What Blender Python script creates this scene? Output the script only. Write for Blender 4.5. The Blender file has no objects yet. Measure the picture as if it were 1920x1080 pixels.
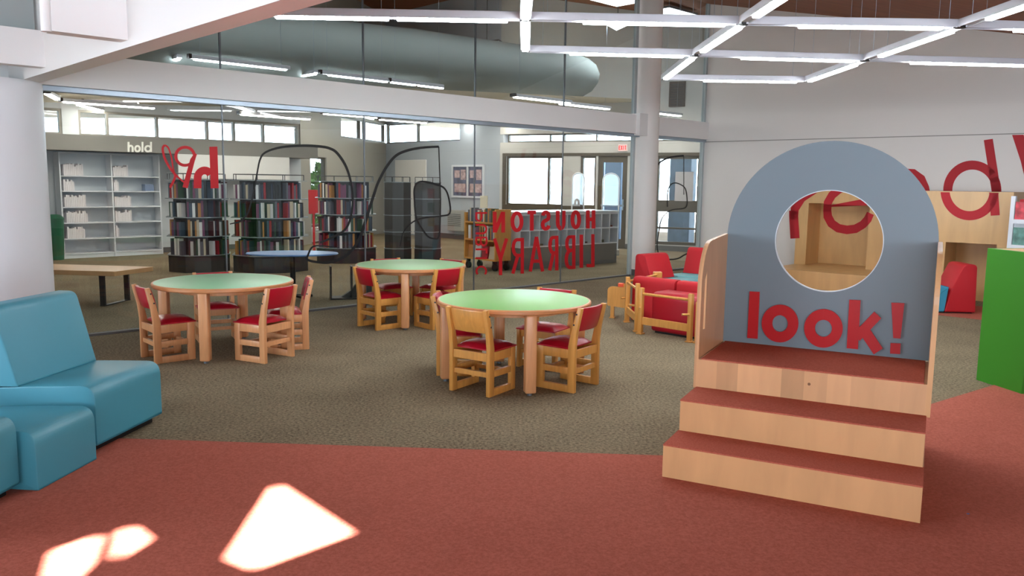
import bpy, bmesh, math, random
import numpy as np
from mathutils import Matrix, Vector
random.seed(7)
S = bpy.context.scene
COL = S.collection
R = math.radians

# ------------------------------------------------------------------ camera
FPX, PITCH, ROLL, CH = 1522.7, R(7.38), R(0.738), 1.5
cf = np.array([0, math.cos(PITCH), -math.sin(PITCH)])
_u = np.array([0, math.sin(PITCH), math.cos(PITCH)]); _r = np.array([1., 0, 0])
cr = _r*math.cos(ROLL)+_u*math.sin(ROLL); cu = -_r*math.sin(ROLL)+_u*math.cos(ROLL)
CP = np.array([0, 0, CH])
cd = bpy.data.cameras.new('camera'); cam = bpy.data.objects.new('camera', cd); COL.objects.link(cam)
cd.sensor_width = 36; cd.lens = FPX/1920*36; cd.clip_start = .05; cd.clip_end = 300
cam.matrix_world = Matrix(((cr[0], cu[0], -cf[0], 0), (cr[1], cu[1], -cf[1], 0), (cr[2], cu[2], -cf[2], CH), (0, 0, 0, 1)))
S.camera = cam

# ------------------------------------------------------------------ world, sun, window light, exposure
W = bpy.data.worlds.new('World'); S.world = W; W.use_nodes = True
bg = W.node_tree.nodes['Background']; bg.inputs[0].default_value = (.74, .87, 1.0, 1); bg.inputs[1].default_value = 9.0
SUNV = Vector((-.42, -.30, 1.0)).normalized()          # towards the sun
sl = bpy.data.lights.new('sun', 'SUN'); sl.energy = 75; sl.angle = R(1.4); sl.color = (1, .97, .97)
so = bpy.data.objects.new('sun', sl); COL.objects.link(so)
so.rotation_euler = SUNV.to_track_quat('Z', 'Y').to_euler(); so.location = (-3, -3, 9)
def area(name, loc, target, sx, sy, power, color=(1, 1, 1)):
    l = bpy.data.lights.new(name, 'AREA'); l.shape = 'RECTANGLE'; l.size = sx; l.size_y = sy; l.energy = power; l.color = color
    o = bpy.data.objects.new(name, l); COL.objects.link(o); o.location = loc
    o.rotation_euler = (Vector(loc)-Vector(target)).to_track_quat('Z', 'Y').to_euler()
    return o
# portals: they only steer the sampling of the real daylight through the window openings
def portal(name, loc, target, sx, sy):
    o = area(name, loc, target, sx, sy, 1); o.data.cycles.is_portal = True; return o
portal('rear_window_portal', (1.5, -4.1, 1.6), (1.5, 5, 1.6), 7.8, 2.2)
portal('left_window_portal', (-7.1, 2.6, 1.65), (0, 2.6, 1.65), 5.2, 2.3)
portal('entrance_portal', (1.9, 19.55, 1.4), (1.9-.42, 19.55-.9, 1.4), 5.2, 2.8)
portal('clerestory_portal', (-8.2, 15.9, 2.52), (-8.2+.695, 15.9-.719, 2.52), 9, .5)
S.view_settings.view_transform = 'Standard'; S.view_settings.look = 'None'
S.view_settings.exposure = 1.05; S.view_settings.gamma = 1.0; S.view_settings.use_curve_mapping = False
S.cycles.use_denoising = True; S.cycles.max_bounces = 8; S.cycles.diffuse_bounces = 4; S.cycles.transparent_max_bounces = 16
S.cycles.sample_clamp_indirect = 6; S.cycles.caustics_reflective = False; S.cycles.caustics_refractive = False

# ------------------------------------------------------------------ geometry of the place
def ray(x, y): return cf*FPX+cr*(x-960)+cu*(540-y)
def Z(x, y, z=0.):
    d = ray(x, y); return CP+d*(z-CH)/d[2]
def hitp(x, y, p, n):
    d = ray(x, y); return CP+d*(((np.array(p)-CP)@n)/(d@n))
class Frame:                                            # a local frame standing on the floor
    def __init__(s, x, y, deg):
        s.o = np.array([x, y, 0.]); s.deg = deg; a = R(deg)
        s.d = np.array([math.cos(a), math.sin(a), 0]); s.n = np.array([-math.sin(a), math.cos(a), 0])
    def P(s, a, b, z): return s.o+s.d*a+s.n*b+np.array([0, 0, z])
    def L(s, p):
        q = np.array(p)-s.o; return (q@s.d, q@s.n, q[2])
    def px(s, x, y, off=0.):                            # where the sight line meets the vertical plane at offset off
        return s.L(hitp(x, y, s.P(0, off, 0), s.n))
GL = Frame(-3.955, 7.684, 44.06)                        # glass partition
RW = Frame(3.40, 14.80, -42.1)                          # right wall with the big writing
EN = Frame(-.25, 20.3, -25.0)                           # entrance wall
WW = Frame(-.25, 20.3, 134.06)                          # white wall left of the entrance
ST = Frame(0.787, 4.036, -27.36)                        # the stand
def roof_z(x, y):
    t = (x-3.40)*.742-(y-14.80)*.67
    return 4.66-.216*max(-7., min(t, 7.9))

# ------------------------------------------------------------------ materials
def lin(c):
    return tuple(((v/255)/12.92 if v/255 <= .04045 else ((v/255+.055)/1.055)**2.4) for v in c)
MATS = {}
def mat(name, rgb, rough=.6, metal=0., spec=.4, noise=0., nscale=20., bump=0., bscale=200., coat=0., stretch=None, emit=None, estr=0.):
    if name in MATS: return MATS[name]
    m = bpy.data.materials.new(name); m.use_nodes = True; nt = m.node_tree; b = nt.nodes['Principled BSDF']
    c = lin(rgb); b.inputs['Base Color'].default_value = (*c, 1); b.inputs['Roughness'].default_value = rough
    b.inputs['Metallic'].default_value = metal; b.inputs['Specular IOR Level'].default_value = spec
    if coat: b.inputs['Coat Weight'].default_value = coat; b.inputs['Coat Roughness'].default_value = .15
    tc = nt.nodes.new('ShaderNodeTexCoord')
    if noise:
        mp = nt.nodes.new('ShaderNodeMapping'); nt.links.new(tc.outputs['Object'], mp.inputs[0])
        if stretch: mp.inputs['Scale'].default_value = stretch
        n = nt.nodes.new('ShaderNodeTexNoise'); n.inputs['Scale'].default_value = nscale; n.inputs['Detail'].default_value = 4
        nt.links.new(mp.outputs[0], n.inputs['Vector'])
        r = nt.nodes.new('ShaderNodeValToRGB'); r.color_ramp.elements[0].position = .3; r.color_ramp.elements[1].position = .7
        r.color_ramp.elements[0].color = (*[v*(1-noise) for v in c], 1); r.color_ramp.elements[1].color = (*[min(1, v*(1+noise)) for v in c], 1)
        nt.links.new(n.outputs[0], r.inputs[0]); nt.links.new(r.outputs[0], b.inputs['Base Color'])
    if bump:
        n2 = nt.nodes.new('ShaderNodeTexNoise'); n2.inputs['Scale'].default_value = bscale; nt.links.new(tc.outputs['Object'], n2.inputs['Vector'])
        bp = nt.nodes.new('ShaderNodeBump'); bp.inputs['Strength'].default_value = bump; bp.inputs['Distance'].default_value = .004
        nt.links.new(n2.outputs[0], bp.inputs['Height']); nt.links.new(bp.outputs[0], b.inputs['Normal'])
    if emit: b.inputs['Emission Color'].default_value = (*lin(emit), 1); b.inputs['Emission Strength'].default_value = estr
    MATS[name] = m; return m
def carpet(name, a, bcol, scale=55):
    m = mat(name, a, rough=.95, spec=.1, bump=.5, bscale=320); nt = m.node_tree; b = nt.nodes['Principled BSDF']
    tc = nt.nodes.new('ShaderNodeTexCoord')
    n = nt.nodes.new('ShaderNodeTexNoise'); n.inputs['Scale'].default_value = scale; n.inputs['Detail'].default_value = 3; n.inputs['Roughness'].default_value = .7
    nt.links.new(tc.outputs['Object'], n.inputs['Vector'])
    n2 = nt.nodes.new('ShaderNodeTexNoise'); n2.inputs['Scale'].default_value = 1.3; nt.links.new(tc.outputs['Object'], n2.inputs['Vector'])
    ad = nt.nodes.new('ShaderNodeMath'); ad.operation = 'MULTIPLY_ADD'; ad.inputs[1].default_value = .22
    nt.links.new(n2.outputs[0], ad.inputs[0]); nt.links.new(n.outputs[0], ad.inputs[2])
    r = nt.nodes.new('ShaderNodeValToRGB'); r.color_ramp.elements[0].position = .45; r.color_ramp.elements[1].position = .78
    r.color_ramp.elements[0].color = (*lin(a), 1); r.color_ramp.elements[1].color = (*lin(bcol), 1)
    nt.links.new(ad.outputs[0], r.inputs[0]); nt.links.new(r.outputs[0], b.inputs['Base Color']); return m
def wood(name, rgb, var=.12, rough=.42, grain=(1, 1, 12), staves=0., coat=.15, scale=3.):
    """grain runs along the axis whose stretch is smallest; staves = board width in metres along local x"""
    m = mat(name, rgb, rough=rough, coat=coat); nt = m.node_tree; b = nt.nodes['Principled BSDF']; c = lin(rgb)
    tc = nt.nodes.new('ShaderNodeTexCoord'); mp = nt.nodes.new('ShaderNodeMapping'); mp.inputs['Scale'].default_value = grain
    nt.links.new(tc.outputs['Object'], mp.inputs[0])
    n = nt.nodes.new('ShaderNodeTexNoise'); n.inputs['Scale'].default_value = scale; n.inputs['Detail'].default_value = 5; n.inputs['Distortion'].default_value = .6
    nt.links.new(mp.outputs[0], n.inputs['Vector'])
    r = nt.nodes.new('ShaderNodeValToRGB'); r.color_ramp.elements[0].position = .3; r.color_ramp.elements[1].position = .72
    r.color_ramp.elements[0].color = (*[v*(1-var*1.3) for v in c], 1); r.color_ramp.elements[1].color = (*[min(1, v*(1+var)) for v in c], 1)
    nt.links.new(n.outputs[0], r.inputs[0]); out = r.outputs[0]
    if staves:
        sx = nt.nodes.new('ShaderNodeSeparateXYZ'); nt.links.new(tc.outputs['Object'], sx.inputs[0])
        dv = nt.nodes.new('ShaderNodeMath'); dv.operation = 'DIVIDE'; dv.inputs[1].default_value = staves; nt.links.new(sx.outputs[0], dv.inputs[0])
        fl = nt.nodes.new('ShaderNodeMath'); fl.operation = 'FLOOR'; nt.links.new(dv.outputs[0], fl.inputs[0])
        wn = nt.nodes.new('ShaderNodeTexWhiteNoise'); wn.noise_dimensions = '1D'; nt.links.new(fl.outputs[0], wn.inputs['W'])
        mr = nt.nodes.new('ShaderNodeMapRange'); mr.inputs[3].default_value = .80; mr.inputs[4].default_value = 1.16; nt.links.new(wn.outputs[0], mr.inputs[0])
        vm = nt.nodes.new('ShaderNodeVectorMath'); vm.operation = 'SCALE'; nt.links.new(out, vm.inputs[0]); nt.links.new(mr.outputs[0], vm.inputs['Scale']); out = vm.outputs[0]
    nt.links.new(out, b.inputs['Base Color']); return m
def glass(name, tint, refl=.5, rough=0.):
    m = bpy.data.materials.new(name); m.use_nodes = True; nt = m.node_tree; nt.nodes.clear()
    o = nt.nodes.new('ShaderNodeOutputMaterial'); t = nt.nodes.new('ShaderNodeBsdfTransparent'); t.inputs[0].default_value = (*tint, 1)
    g = nt.nodes.new('ShaderNodeBsdfGlossy'); g.inputs['Roughness'].default_value = rough
    fr = nt.nodes.new('ShaderNodeFresnel')
    ge = nt.nodes.new('ShaderNodeNewGeometry'); io = nt.nodes.new('ShaderNodeMath'); io.operation = 'MULTIPLY_ADD'; io.inputs[1].default_value = -(1.5-1/1.5); io.inputs[2].default_value = 1.5
    nt.links.new(ge.outputs['Backfacing'], io.inputs[0]); nt.links.new(io.outputs[0], fr.inputs[0])
    mu = nt.nodes.new('ShaderNodeMath'); mu.operation = 'MULTIPLY'; mu.inputs[1].default_value = refl; nt.links.new(fr.outputs[0], mu.inputs[0])
    mx = nt.nodes.new('ShaderNodeMixShader'); nt.links.new(mu.outputs[0], mx.inputs[0]); nt.links.new(t.outputs[0], mx.inputs[1]); nt.links.new(g.outputs[0], mx.inputs[2])
    nt.links.new(mx.outputs[0], o.inputs[0]); MATS[name] = m; return m

M_WHITE = mat('white_paint', (232, 229, 226), .7, bump=.05, bscale=60)
M_WALLR = mat('warm_white_wall', (228, 222, 216), .75, bump=.05, bscale=60)
M_COLUMN = mat('column_paint', (226, 224, 226), .45)
M_CREAM = mat('cream_ceiling', (226, 216, 196), .8)
M_GREYWALL = mat('grey_painted_wall', (150, 146, 138), .7)
M_DUCT = mat('grey_plaster', (160, 168, 166), .7)
M_LOWWALL = mat('pale_grey_wall', (200, 204, 208), .7)
M_ROOF = wood('brown_roof_decking', (140, 82, 46), .2, .6, (.3, 6, 1), coat=0)
M_ROOFB = wood('brown_roof_beam', (120, 74, 46), .15, .6, (6, .3, 1), coat=0)
M_GREYC = carpet('grey_carpet', (88, 77, 60), (148, 133, 108))
M_REDC = carpet('red_carpet', (158, 86, 70), (182, 102, 86), 70)
M_TREAD = carpet('red_tread_carpet', (166, 84, 66), (186, 100, 82), 90)
M_ALU = mat('aluminium', (165, 178, 190), .35, .8)
M_ALUG = mat('grey_aluminium', (120, 126, 132), .4, .6)
M_BRONZE = mat('bronze_frame', (84, 78, 68), .5, .3)
M_BASE = mat('grey_rubber_base', (92, 92, 92), .6)
M_BLACK = mat('black_plastic', (14, 14, 15), .45)
M_INK = mat('black_vinyl', (10, 10, 12), .5)
M_REDV = mat('red_vinyl_lettering', (188, 14, 28), .5)
M_REDL = mat('red_acrylic', (176, 8, 16), .35)
M_REDW = mat('red_wall_paint', (178, 22, 34), .6)
M_RED = mat('red_vinyl', (168, 10, 34), .36, coat=.2, bump=.03, bscale=300)
M_REDF = mat('red_upholstery', (184, 26, 36), .6, bump=.15, bscale=500)
M_TEAL = mat('teal_upholstery', (110, 165, 165), .6)
M_SKYB = mat('blue_upholstery', (62, 150, 180), .6)
M_TURQ = mat('turquoise_vinyl', (66, 142, 160), .42, coat=.05, bump=.05, bscale=300)
M_TURQP = mat('turquoise_piping', (44, 118, 140), .45)
M_BEECH = wood('beech', (205, 146, 98), .08, .4, (14, 14, 1.2))
M_PINE = wood('golden_birch', (206, 146, 72), .09, .4, (14, 14, 1.2))
M_RIM = wood('table_edge_wood', (196, 132, 84), .08, .35, (4, 4, 10))
M_GREENT = mat('green_laminate', (108, 166, 78), .34, spec=.5)
M_MINTT = mat('mint_laminate', (124, 188, 140), .34, spec=.5)
M_MAPLE = wood('maple_ply', (204, 156, 108), .07, .4, (2.2, 2.2, .5), scale=4)
M_MAPLES = wood('maple_staves', (204, 156, 112), .06, .4, (2.5, 2.5, .5), staves=.118, scale=4)
M_MAPLEU = wood('maple_veneer', (206, 164, 108), .07, .45, (3, 3, .4), scale=2.5)
M_PANEL = mat('slate_blue_laminate', (112, 124, 131), .42)
M_GREEN = mat('green_panel', (54, 128, 30), .5)
M_LAMP = mat('lamp_tube', (255, 250, 255), .4, emit=(243, 250, 255), estr=24.)
M_LAMPW = mat('warm_lamp_tube', (255, 244, 225), .4, emit=(255, 247, 236), estr=22.)
M_LAMPS = mat('added_fill_panel', (250, 250, 248), .4, emit=(246, 250, 255), estr=4.)
M_HOUSE = mat('lamp_housing', (206, 206, 212), .4, .15)
M_SHELFW = mat('white_metal_shelf', (214, 217, 222), .45)
M_PAPER = mat('paper_wrap', (226, 220, 222), .8)
M_DKMET = mat('charcoal_metal', (52, 54, 56), .45, .4)
M_CAROG = mat('grey_fluted_panel', (52, 50, 47), .5, noise=.35, nscale=8, stretch=(6, 6, .1))
M_GREENBIN = mat('dark_green_plastic', (20, 84, 56), .4)
M_LEAF = mat('leaf_green', (96, 138, 62), .7, noise=.4, nscale=6)
M_STONE = mat('pale_paving', (205, 205, 200), .9)
M_BLUEST = mat('blue_grey_stone', (104, 122, 140), .8, noise=.2, nscale=5)
G_LOW = glass('clear_partition_glass', (.90, .93, .925), .9)
G_UP = glass('upper_partition_glass', (.84, .875, .87), 1.2)
G_WIN = glass('window_glass', (.95, .98, 1.0), .5)
G_ACR = glass('clear_acrylic', (.90, .93, .97), 1.6)

# ------------------------------------------------------------------ mesh helpers
class MB:
    def __init__(s): s.bm = bmesh.new()
    def _merge(s, b2, mtx=None):
        me = bpy.data.meshes.new('t'); b2.to_mesh(me); b2.free()
        if mtx is not None: me.transform(mtx)
        s.bm.from_mesh(me); bpy.data.meshes.remove(me); return s
    def box(s, x0, x1, y0, y1, z0, z1, bev=0., seg=2, m=None):
        b = bmesh.new(); bmesh.ops.create_cube(b, size=1)
        for v in b.verts: v.co = ((x0+x1)/2+v.co.x*(x1-x0), (y0+y1)/2+v.co.y*(y1-y0), (z0+z1)/2+v.co.z*(z1-z0))
        if bev: bmesh.ops.bevel(b, geom=b.edges[:]+b.verts[:], offset=bev, segments=seg, affect='EDGES', profile=.5)
        return s._merge(b, m)
    def cyl(s, p0, p1, r0, r1=None, seg=16, cap=True):
        r1 = r0 if r1 is None else r1; p0 = Vector(p0); p1 = Vector(p1); b = bmesh.new()
        bmesh.ops.create_cone(b, cap_ends=cap, segments=seg, radius1=r0, radius2=r1, depth=(p1-p0).length)
        return s._merge(b, Matrix.Translation((p0+p1)/2) @ (p1-p0).to_track_quat('Z', 'Y').to_matrix().to_4x4())
    def prism(s, pts, t0, t1, axis='x', bev=0., seg=2, m=None):
        """pts: polygon in the plane across axis, swept from t0 to t1; concave is fine"""
        def c(a, b, t): return {'x': (t, a, b), 'y': (a, t, b), 'z': (a, b, t)}[axis]
        b = bmesh.new(); v0 = [b.verts.new(c(p[0], p[1], t0)) for p in pts]; v1 = [b.verts.new(c(p[0], p[1], t1)) for p in pts]
        b.faces.new(v0); b.faces.new(v1[::-1]); k = len(pts)
        for i in range(k): b.faces.new((v0[(i+1) % k], v0[i], v1[i], v1[(i+1) % k]))
        bmesh.ops.recalc_face_normals(b, faces=b.faces[:])
        if bev: bmesh.ops.bevel(b, geom=b.edges[:], offset=bev, segments=seg, affect='EDGES', profile=.5)
        return s._merge(b, m)
    def lathe(s, prof, seg=48, m=None):
        b = bmesh.new(); rings = []
        for (r, z) in prof:
            rings.append([b.verts.new((r*math.cos(2*math.pi*i/seg), r*math.sin(2*math.pi*i/seg), z)) for i in range(seg)] if r > 1e-5 else [b.verts.new((0, 0, z))])
        for A, B in zip(rings, rings[1:]):
            for i in range(seg):
                j = (i+1) % seg
                if len(A) == 1: b.faces.new((A[0], B[i], B[j]))
                elif len(B) == 1: b.faces.new((A[i], A[j], B[0]))
                else: b.faces.new((A[i], A[j], B[j], B[i]))
        bmesh.ops.recalc_face_normals(b, faces=b.faces[:]); return s._merge(b, m)
    def quad(s, pts):
        s.bm.faces.new([s.bm.verts.new(tuple(p)) for p in pts]); return s
    def tube(s, pts, r, seg=8):
        pts = [Vector(p) for p in pts]; b = bmesh.new(); rings = []; up = None
        for i, p in enumerate(pts):
            t = (pts[min(i+1, len(pts)-1)]-pts[max(i-1, 0)]).normalized()
            if up is None: up = Vector((0, 0, 1)) if abs(t.z) < .9 else Vector((1, 0, 0))
            a = t.cross(up).normalized(); c2 = a.cross(t).normalized(); up = c2
            rings.append([b.verts.new(p+a*r*math.cos(2*math.pi*k/seg)+c2*r*math.sin(2*math.pi*k/seg)) for k in range(seg)])
        for A, B in zip(rings, rings[1:]):
            for k in range(seg): b.faces.new((A[k], A[(k+1) % seg], B[(k+1) % seg], B[k]))
        b.faces.new(rings[0][::-1]); b.faces.new(rings[-1]); return s._merge(b)
    def build(s, name, m, parent=None, smooth=False, frame=None, label=None, kind=None):
        me = bpy.data.meshes.new(name)
        s.bm.to_mesh(me); s.bm.free(); me.materials.append(m)
        if smooth:
            for p in me.polygons: p.use_smooth = True
            try: me.set_sharp_from_angle(angle=R(40))
            except Exception: pass
        o = bpy.data.objects.new(name, me); COL.objects.link(o)
        if parent: o.parent = parent
        if frame: o.location = (frame.o[0], frame.o[1], 0); o.rotation_euler = (0, 0, R(frame.deg))
        if label: o['label'] = label
        if kind: o['kind'] = kind
        return o
def thing(name, label, cat, loc=(0, 0, 0), deg=0, group=None):
    o = bpy.data.objects.new(name, None); COL.objects.link(o); o.empty_display_size = .1
    o.location = loc; o.rotation_euler = (0, 0, R(deg)); o['label'] = label; o['category'] = cat
    if group: o['group'] = group
    return o
def tag(o, label, cat, group=None):
    o['label'] = label; o['category'] = cat
    if group: o['group'] = group
    return o
def struct(name, mb, m, frame=None, parent=None, smooth=False):
    o = mb.build(name, m, parent, smooth, frame)
    if parent is None: o['kind'] = 'structure'
    return o
def dup(root, loc, deg, label, group=None):
    r = root.copy(); COL.objects.link(r); r.location = loc; r.rotation_euler = (0, 0, R(deg)); r['label'] = label
    if group: r['group'] = group
    for ch in list(root.children):
        c = ch.copy(); COL.objects.link(c); c.parent = r
        for g in ch.children:
            d = g.copy(); COL.objects.link(d); d.parent = c
    return r

# stroke lettering -------------------------------------------------------------
def arc(cx, cy, rx, ry, a0, a1, n=18):
    return [(cx+rx*math.cos(R(a0+(a1-a0)*i/n)), cy+ry*math.sin(R(a0+(a1-a0)*i/n))) for i in range(n+1)]
def smooth_pts(pts, n=6):
    out = []
    for i in range(len(pts)-1):
        p0 = pts[max(i-1, 0)]; p1 = pts[i]; p2 = pts[i+1]; p3 = pts[min(i+2, len(pts)-1)]
        for k in range(n):
            t = k/n
            out.append(tuple(.5*((2*b)+(-a+c)*t+(2*a-5*b+4*c-d)*t*t+(-a+3*b-3*c+d)*t**3) for a, b, c, d in zip(p0, p1, p2, p3)))
    out.append(tuple(pts[-1])); return out
def ribbon(pts, w, closed=False):
    """quads (2-D) of a ribbon of width w around a polyline with mitred joints; w may be a list"""
    n = len(pts); L = []; Rr = []
    for i in range(n):
        p = np.array(pts[i], float)
        if closed: a = np.array(pts[i-1], float); b = np.array(pts[(i+1) % n], float)
        else: a = np.array(pts[max(i-1, 0)], float); b = np.array(pts[min(i+1, n-1)], float)
        d1 = p-a; d2 = b-p
        if np.linalg.norm(d1) < 1e-9: d1 = d2
        if np.linalg.norm(d2) < 1e-9: d2 = d1
        d1 /= np.linalg.norm(d1); d2 /= np.linalg.norm(d2)
        n1 = np.array([-d1[1], d1[0]]); n2 = np.array([-d2[1], d2[0]]); m = n1+n2
        m = m/max(np.linalg.norm(m), 1e-6); k = 1/max(m@n1, .5); ww = (w[i] if isinstance(w, (list, tuple)) else w)/2*k
        L.append(p+m*ww); Rr.append(p-m*ww)
    q = []
    for i in range(n if closed else n-1):
        j = (i+1) % n; q.append([L[i], L[j], Rr[j], Rr[i]])
    return q
FONT = {  # strokes in a unit box, y up
 'H': [[(.12, 0), (.12, 1)], [(.88, 0), (.88, 1)], [(.12, .5), (.88, .5)]],
 'O': ['c', arc(.5, .5, .4, .42, 0, 345, 23)],
 'U': [[(.12, 1), (.12, .38)]+arc(.5, .38, .38, .32, 180, 360)+[(.88, 1)]],
 'S': [arc(.5, .72, .36, .21, 10, 250, 14)[:-1]+arc(.5, .28, .37, .21, 80, -170, 16)],
 'T': [[(.5, 0), (.5, 1)], [(0, .93), (1, .93)]],
 'N': [[(.12, 0), (.12, 1)], [(.88, 0), (.88, 1)], [(.14, .98), (.86, .02)]],
 'L': [[(.15, 1), (.15, 0)], [(.1, .04), (.95, .04)]],
 'I': [[(.5, 0), (.5, 1)]],
 'B': [[(.12, 0), (.12, 1)], [(.12, .95), (.55, .95)]+arc(.55, .75, .3, .2, 90, -90, 10)+[(.12, .55)], [(.55, .5)]+arc(.55, .28, .36, .24, 90, -90, 10)+[(.12, .04)]],
 'P': [[(.12, 0), (.12, 1)], [(.12, .95), (.55, .95)]+arc(.55, .72, .34, .23, 90, -90, 10)+[(.12, .49)]],
 'R': [[(.12, 0), (.12, 1)], [(.12, .95), (.55, .95)]+arc(.55, .73, .33, .22, 90, -90, 10)+[(.12, .51)], [(.5, .5), (.92, 0)]],
 'A': [[(.04, 0), (.5, 1)], [(.96, 0), (.5, 1)], [(.2, .3), (.8, .3)]],
 'Y': [[(.5, 0), (.5, .45)], [(.5, .45), (.04, 1)], [(.5, .45), (.96, 1)]],
 'C': [arc(.55, .5, .42, .43, 50, 310, 18)],
 'E': [[(.12, 0), (.12, 1)], [(.1, .95), (.9, .95)], [(.1, .5), (.8, .5)], [(.1, .05), (.9, .05)]],
 'X': [[(0, 0), (1, 1)], [(0, 1), (1, 0)]],
 'h': [[(.14, 0), (.14, 1)], [(.14, .35)]+arc(.5, .38, .34, .24, 170, 0, 10)+[(.84, 0)]],
 'o': ['c', arc(.5, .32, .38, .27, 0, 345, 23)],
 'l': [[(.5, 0), (.5, 1)]],
 'd': [[(.86, 0), (.86, 1)], 'c', arc(.48, .32, .36, .27, 0, 345, 23)],
}
def letter_quads(ch, mapf, w):
    out = []; closed = False
    for st in FONT[ch]:
        if st == 'c': closed = True; continue
        out += ribbon([mapf(*p) for p in st], w, closed); closed = False
    return out
def solid_quads(mb, quads, f, t):
    """each 2-D quad becomes a thin solid: f(u, v, k) with k in 0..t"""
    for qi, q in enumerate(quads):
        tq = t*(1+.012*(qi % 5))
        a = [mb.bm.verts.new(tuple(f(p[0], p[1], 0))) for p in q]; b = [mb.bm.verts.new(tuple(f(p[0], p[1], tq))) for p in q]
        mb.bm.faces.new(a); mb.bm.faces.new(b[::-1])
        for i in range(4): mb.bm.faces.new((a[i], b[i], b[(i+1) % 4], a[(i+1) % 4]))
    return mb
def on_frame(fr, off, sgn=-1):
    return lambda u, v, k: (lambda L: (L[0], off+sgn*k, L[2]))(fr.px(u, v, off))

# ================================================================== THE SETTING
# floor with the two carpets
REDP = [Z(1409, 861), Z(270, 825)]
e1 = REDP[1]+(REDP[1]-REDP[0])/np.linalg.norm(REDP[1]-REDP[0])*4.6
q1 = Z(1864, 723); e2 = q1+(q1-REDP[0])/np.linalg.norm(q1-REDP[0])*6.
mb = MB(); mb.quad([(-14, -5, 0), (14, -5, 0), (14, 26, 0), (-14, 26, 0)]); struct('floor', mb, M_GREYC)
mb = MB()
mb.prism([(e1[0], e1[1]), (REDP[0][0], REDP[0][1]), (e2[0], e2[1]), (9, -4), (-7, -4)][::-1], .0, .006, 'z'); struct('floor_red_inlay', mb, M_REDC)
a_, b_ = RW.L(Z(1745, 598)), RW.L(Z(1850, 612))
mb = MB(); mb.box(2.2, 6.2, -2.75, -1.57, 0, .005); struct('floor_red_strip', mb, M_REDC, RW)

# roof: folded brown deck with added holes shaped to cast the sunlit floor patches
patches = [[(-1.145, 3.846), (-.682, 3.308), (-.981, 2.99), (-1.101, 3.072)],
           [(-1.815, 3.109), (-1.722, 3.245), (-1.64, 2.99), (-1.64, 2.80), (-1.68, 2.80)],
           [(-1.645, 3.31), (-1.630, 3.335), (-1.509, 3.216), (-1.548, 3.05)]]
def up_sun(p):
    z = 3.0
    for _ in range(12):
        x = p[0]+SUNV.x/SUNV.z*z; y = p[1]+SUNV.y/SUNV.z*z; z = roof_z(x, y)
    return (x, y, z)
def rp(t, q):                                           # roof point at distance t down the slope, q across it
    x = 3.40+.742*t+.67*q; y = 14.80-.67*t+.742*q; return (x, y, roof_z(x, y))
b = bmesh.new(); E_ = []
def loop(pts):
    vs = [b.verts.new(p) for p in pts]
    for i in range(len(vs)): E_.append(b.edges.new((vs[i], vs[(i+1) % len(vs)])))
loop([rp(-7, -22), rp(7.9, -22), rp(7.9, 14), rp(-7, 14)])
for P in patches: loop([up_sun(p) for p in P])
bmesh.ops.triangle_fill(b, use_beauty=True, use_dissolve=False, edges=E_)
mb = MB(); mb._merge(b); struct('ceiling', mb, M_ROOF)
mb = MB(); mb.quad([rp(7.9, -22), rp(22, -22), rp(22, 14), rp(7.9, 14)]); struct('ceiling_low_side', mb, M_ROOF)
mb = MB(); mb.quad([rp(-32, -22), rp(-7, -22), rp(-7, 18), rp(-32, 18)]); struct('ceiling_high_side', mb, M_ROOF)
mb = MB(); mb.box(-25, 12, 16, 16.2, 3.2, 7); struct('wall_far_upper', mb, M_GREYWALL, GL)
mb = MB()
for q in (3.2, 6.6):                                     # beams under the deck beyond the glass
    for t0 in (-14,):
        p0 = rp(-7, q); p1 = rp(6, q); w = .16
        for (dz0, dz1) in ((-.42, -.005),):
            vs = []
            for (p, s_) in ((p0, -w), (p0, w), (p1, w), (p1, -w)):
                vs.append((p[0]+.67*s_, p[1]+.742*s_, p[2]))
            lo = [(v[0], v[1], v[2]+dz0) for v in vs]; hi = [(v[0], v[1], v[2]+dz1) for v in vs]
            B = mb.bm; a1 = [B.verts.new(v) for v in lo]; a2 = [B.verts.new(v) for v in hi]
            B.faces.new(a1); B.faces.new(a2[::-1])
            for i in range(4): B.faces.new((a1[i], a2[i], a2[(i+1) % 4], a1[(i+1) % 4]))
struct('ceiling_beams', mb, M_GREYWALL)

# right wall
mb = MB(); T1 = 11.5
mb.prism([(0, 0), (T1, 0), (T1, 2.9), (7.9, 2.96), (0, 4.66)], 0, .15, 'y'); struct('wall_right', mb, M_WALLR, RW)
zs = 2.27
mb = MB(); mb.box(.02, T1, -.012, 0, zs-.006, zs+.006); struct('trim_1', mb, M_GREYWALL, RW)
mb = MB(); mb.box(.0, 2.3, -.014, 0, 0, .10); struct('baseboard_right', mb, M_BASE, RW)

# side of the adult room beyond the corner
mb = MB(); mb.box(-.15, .0, .15, 9.5, 0, 5.2); struct('wall_east', mb, M_LOWWALL, RW)
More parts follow.
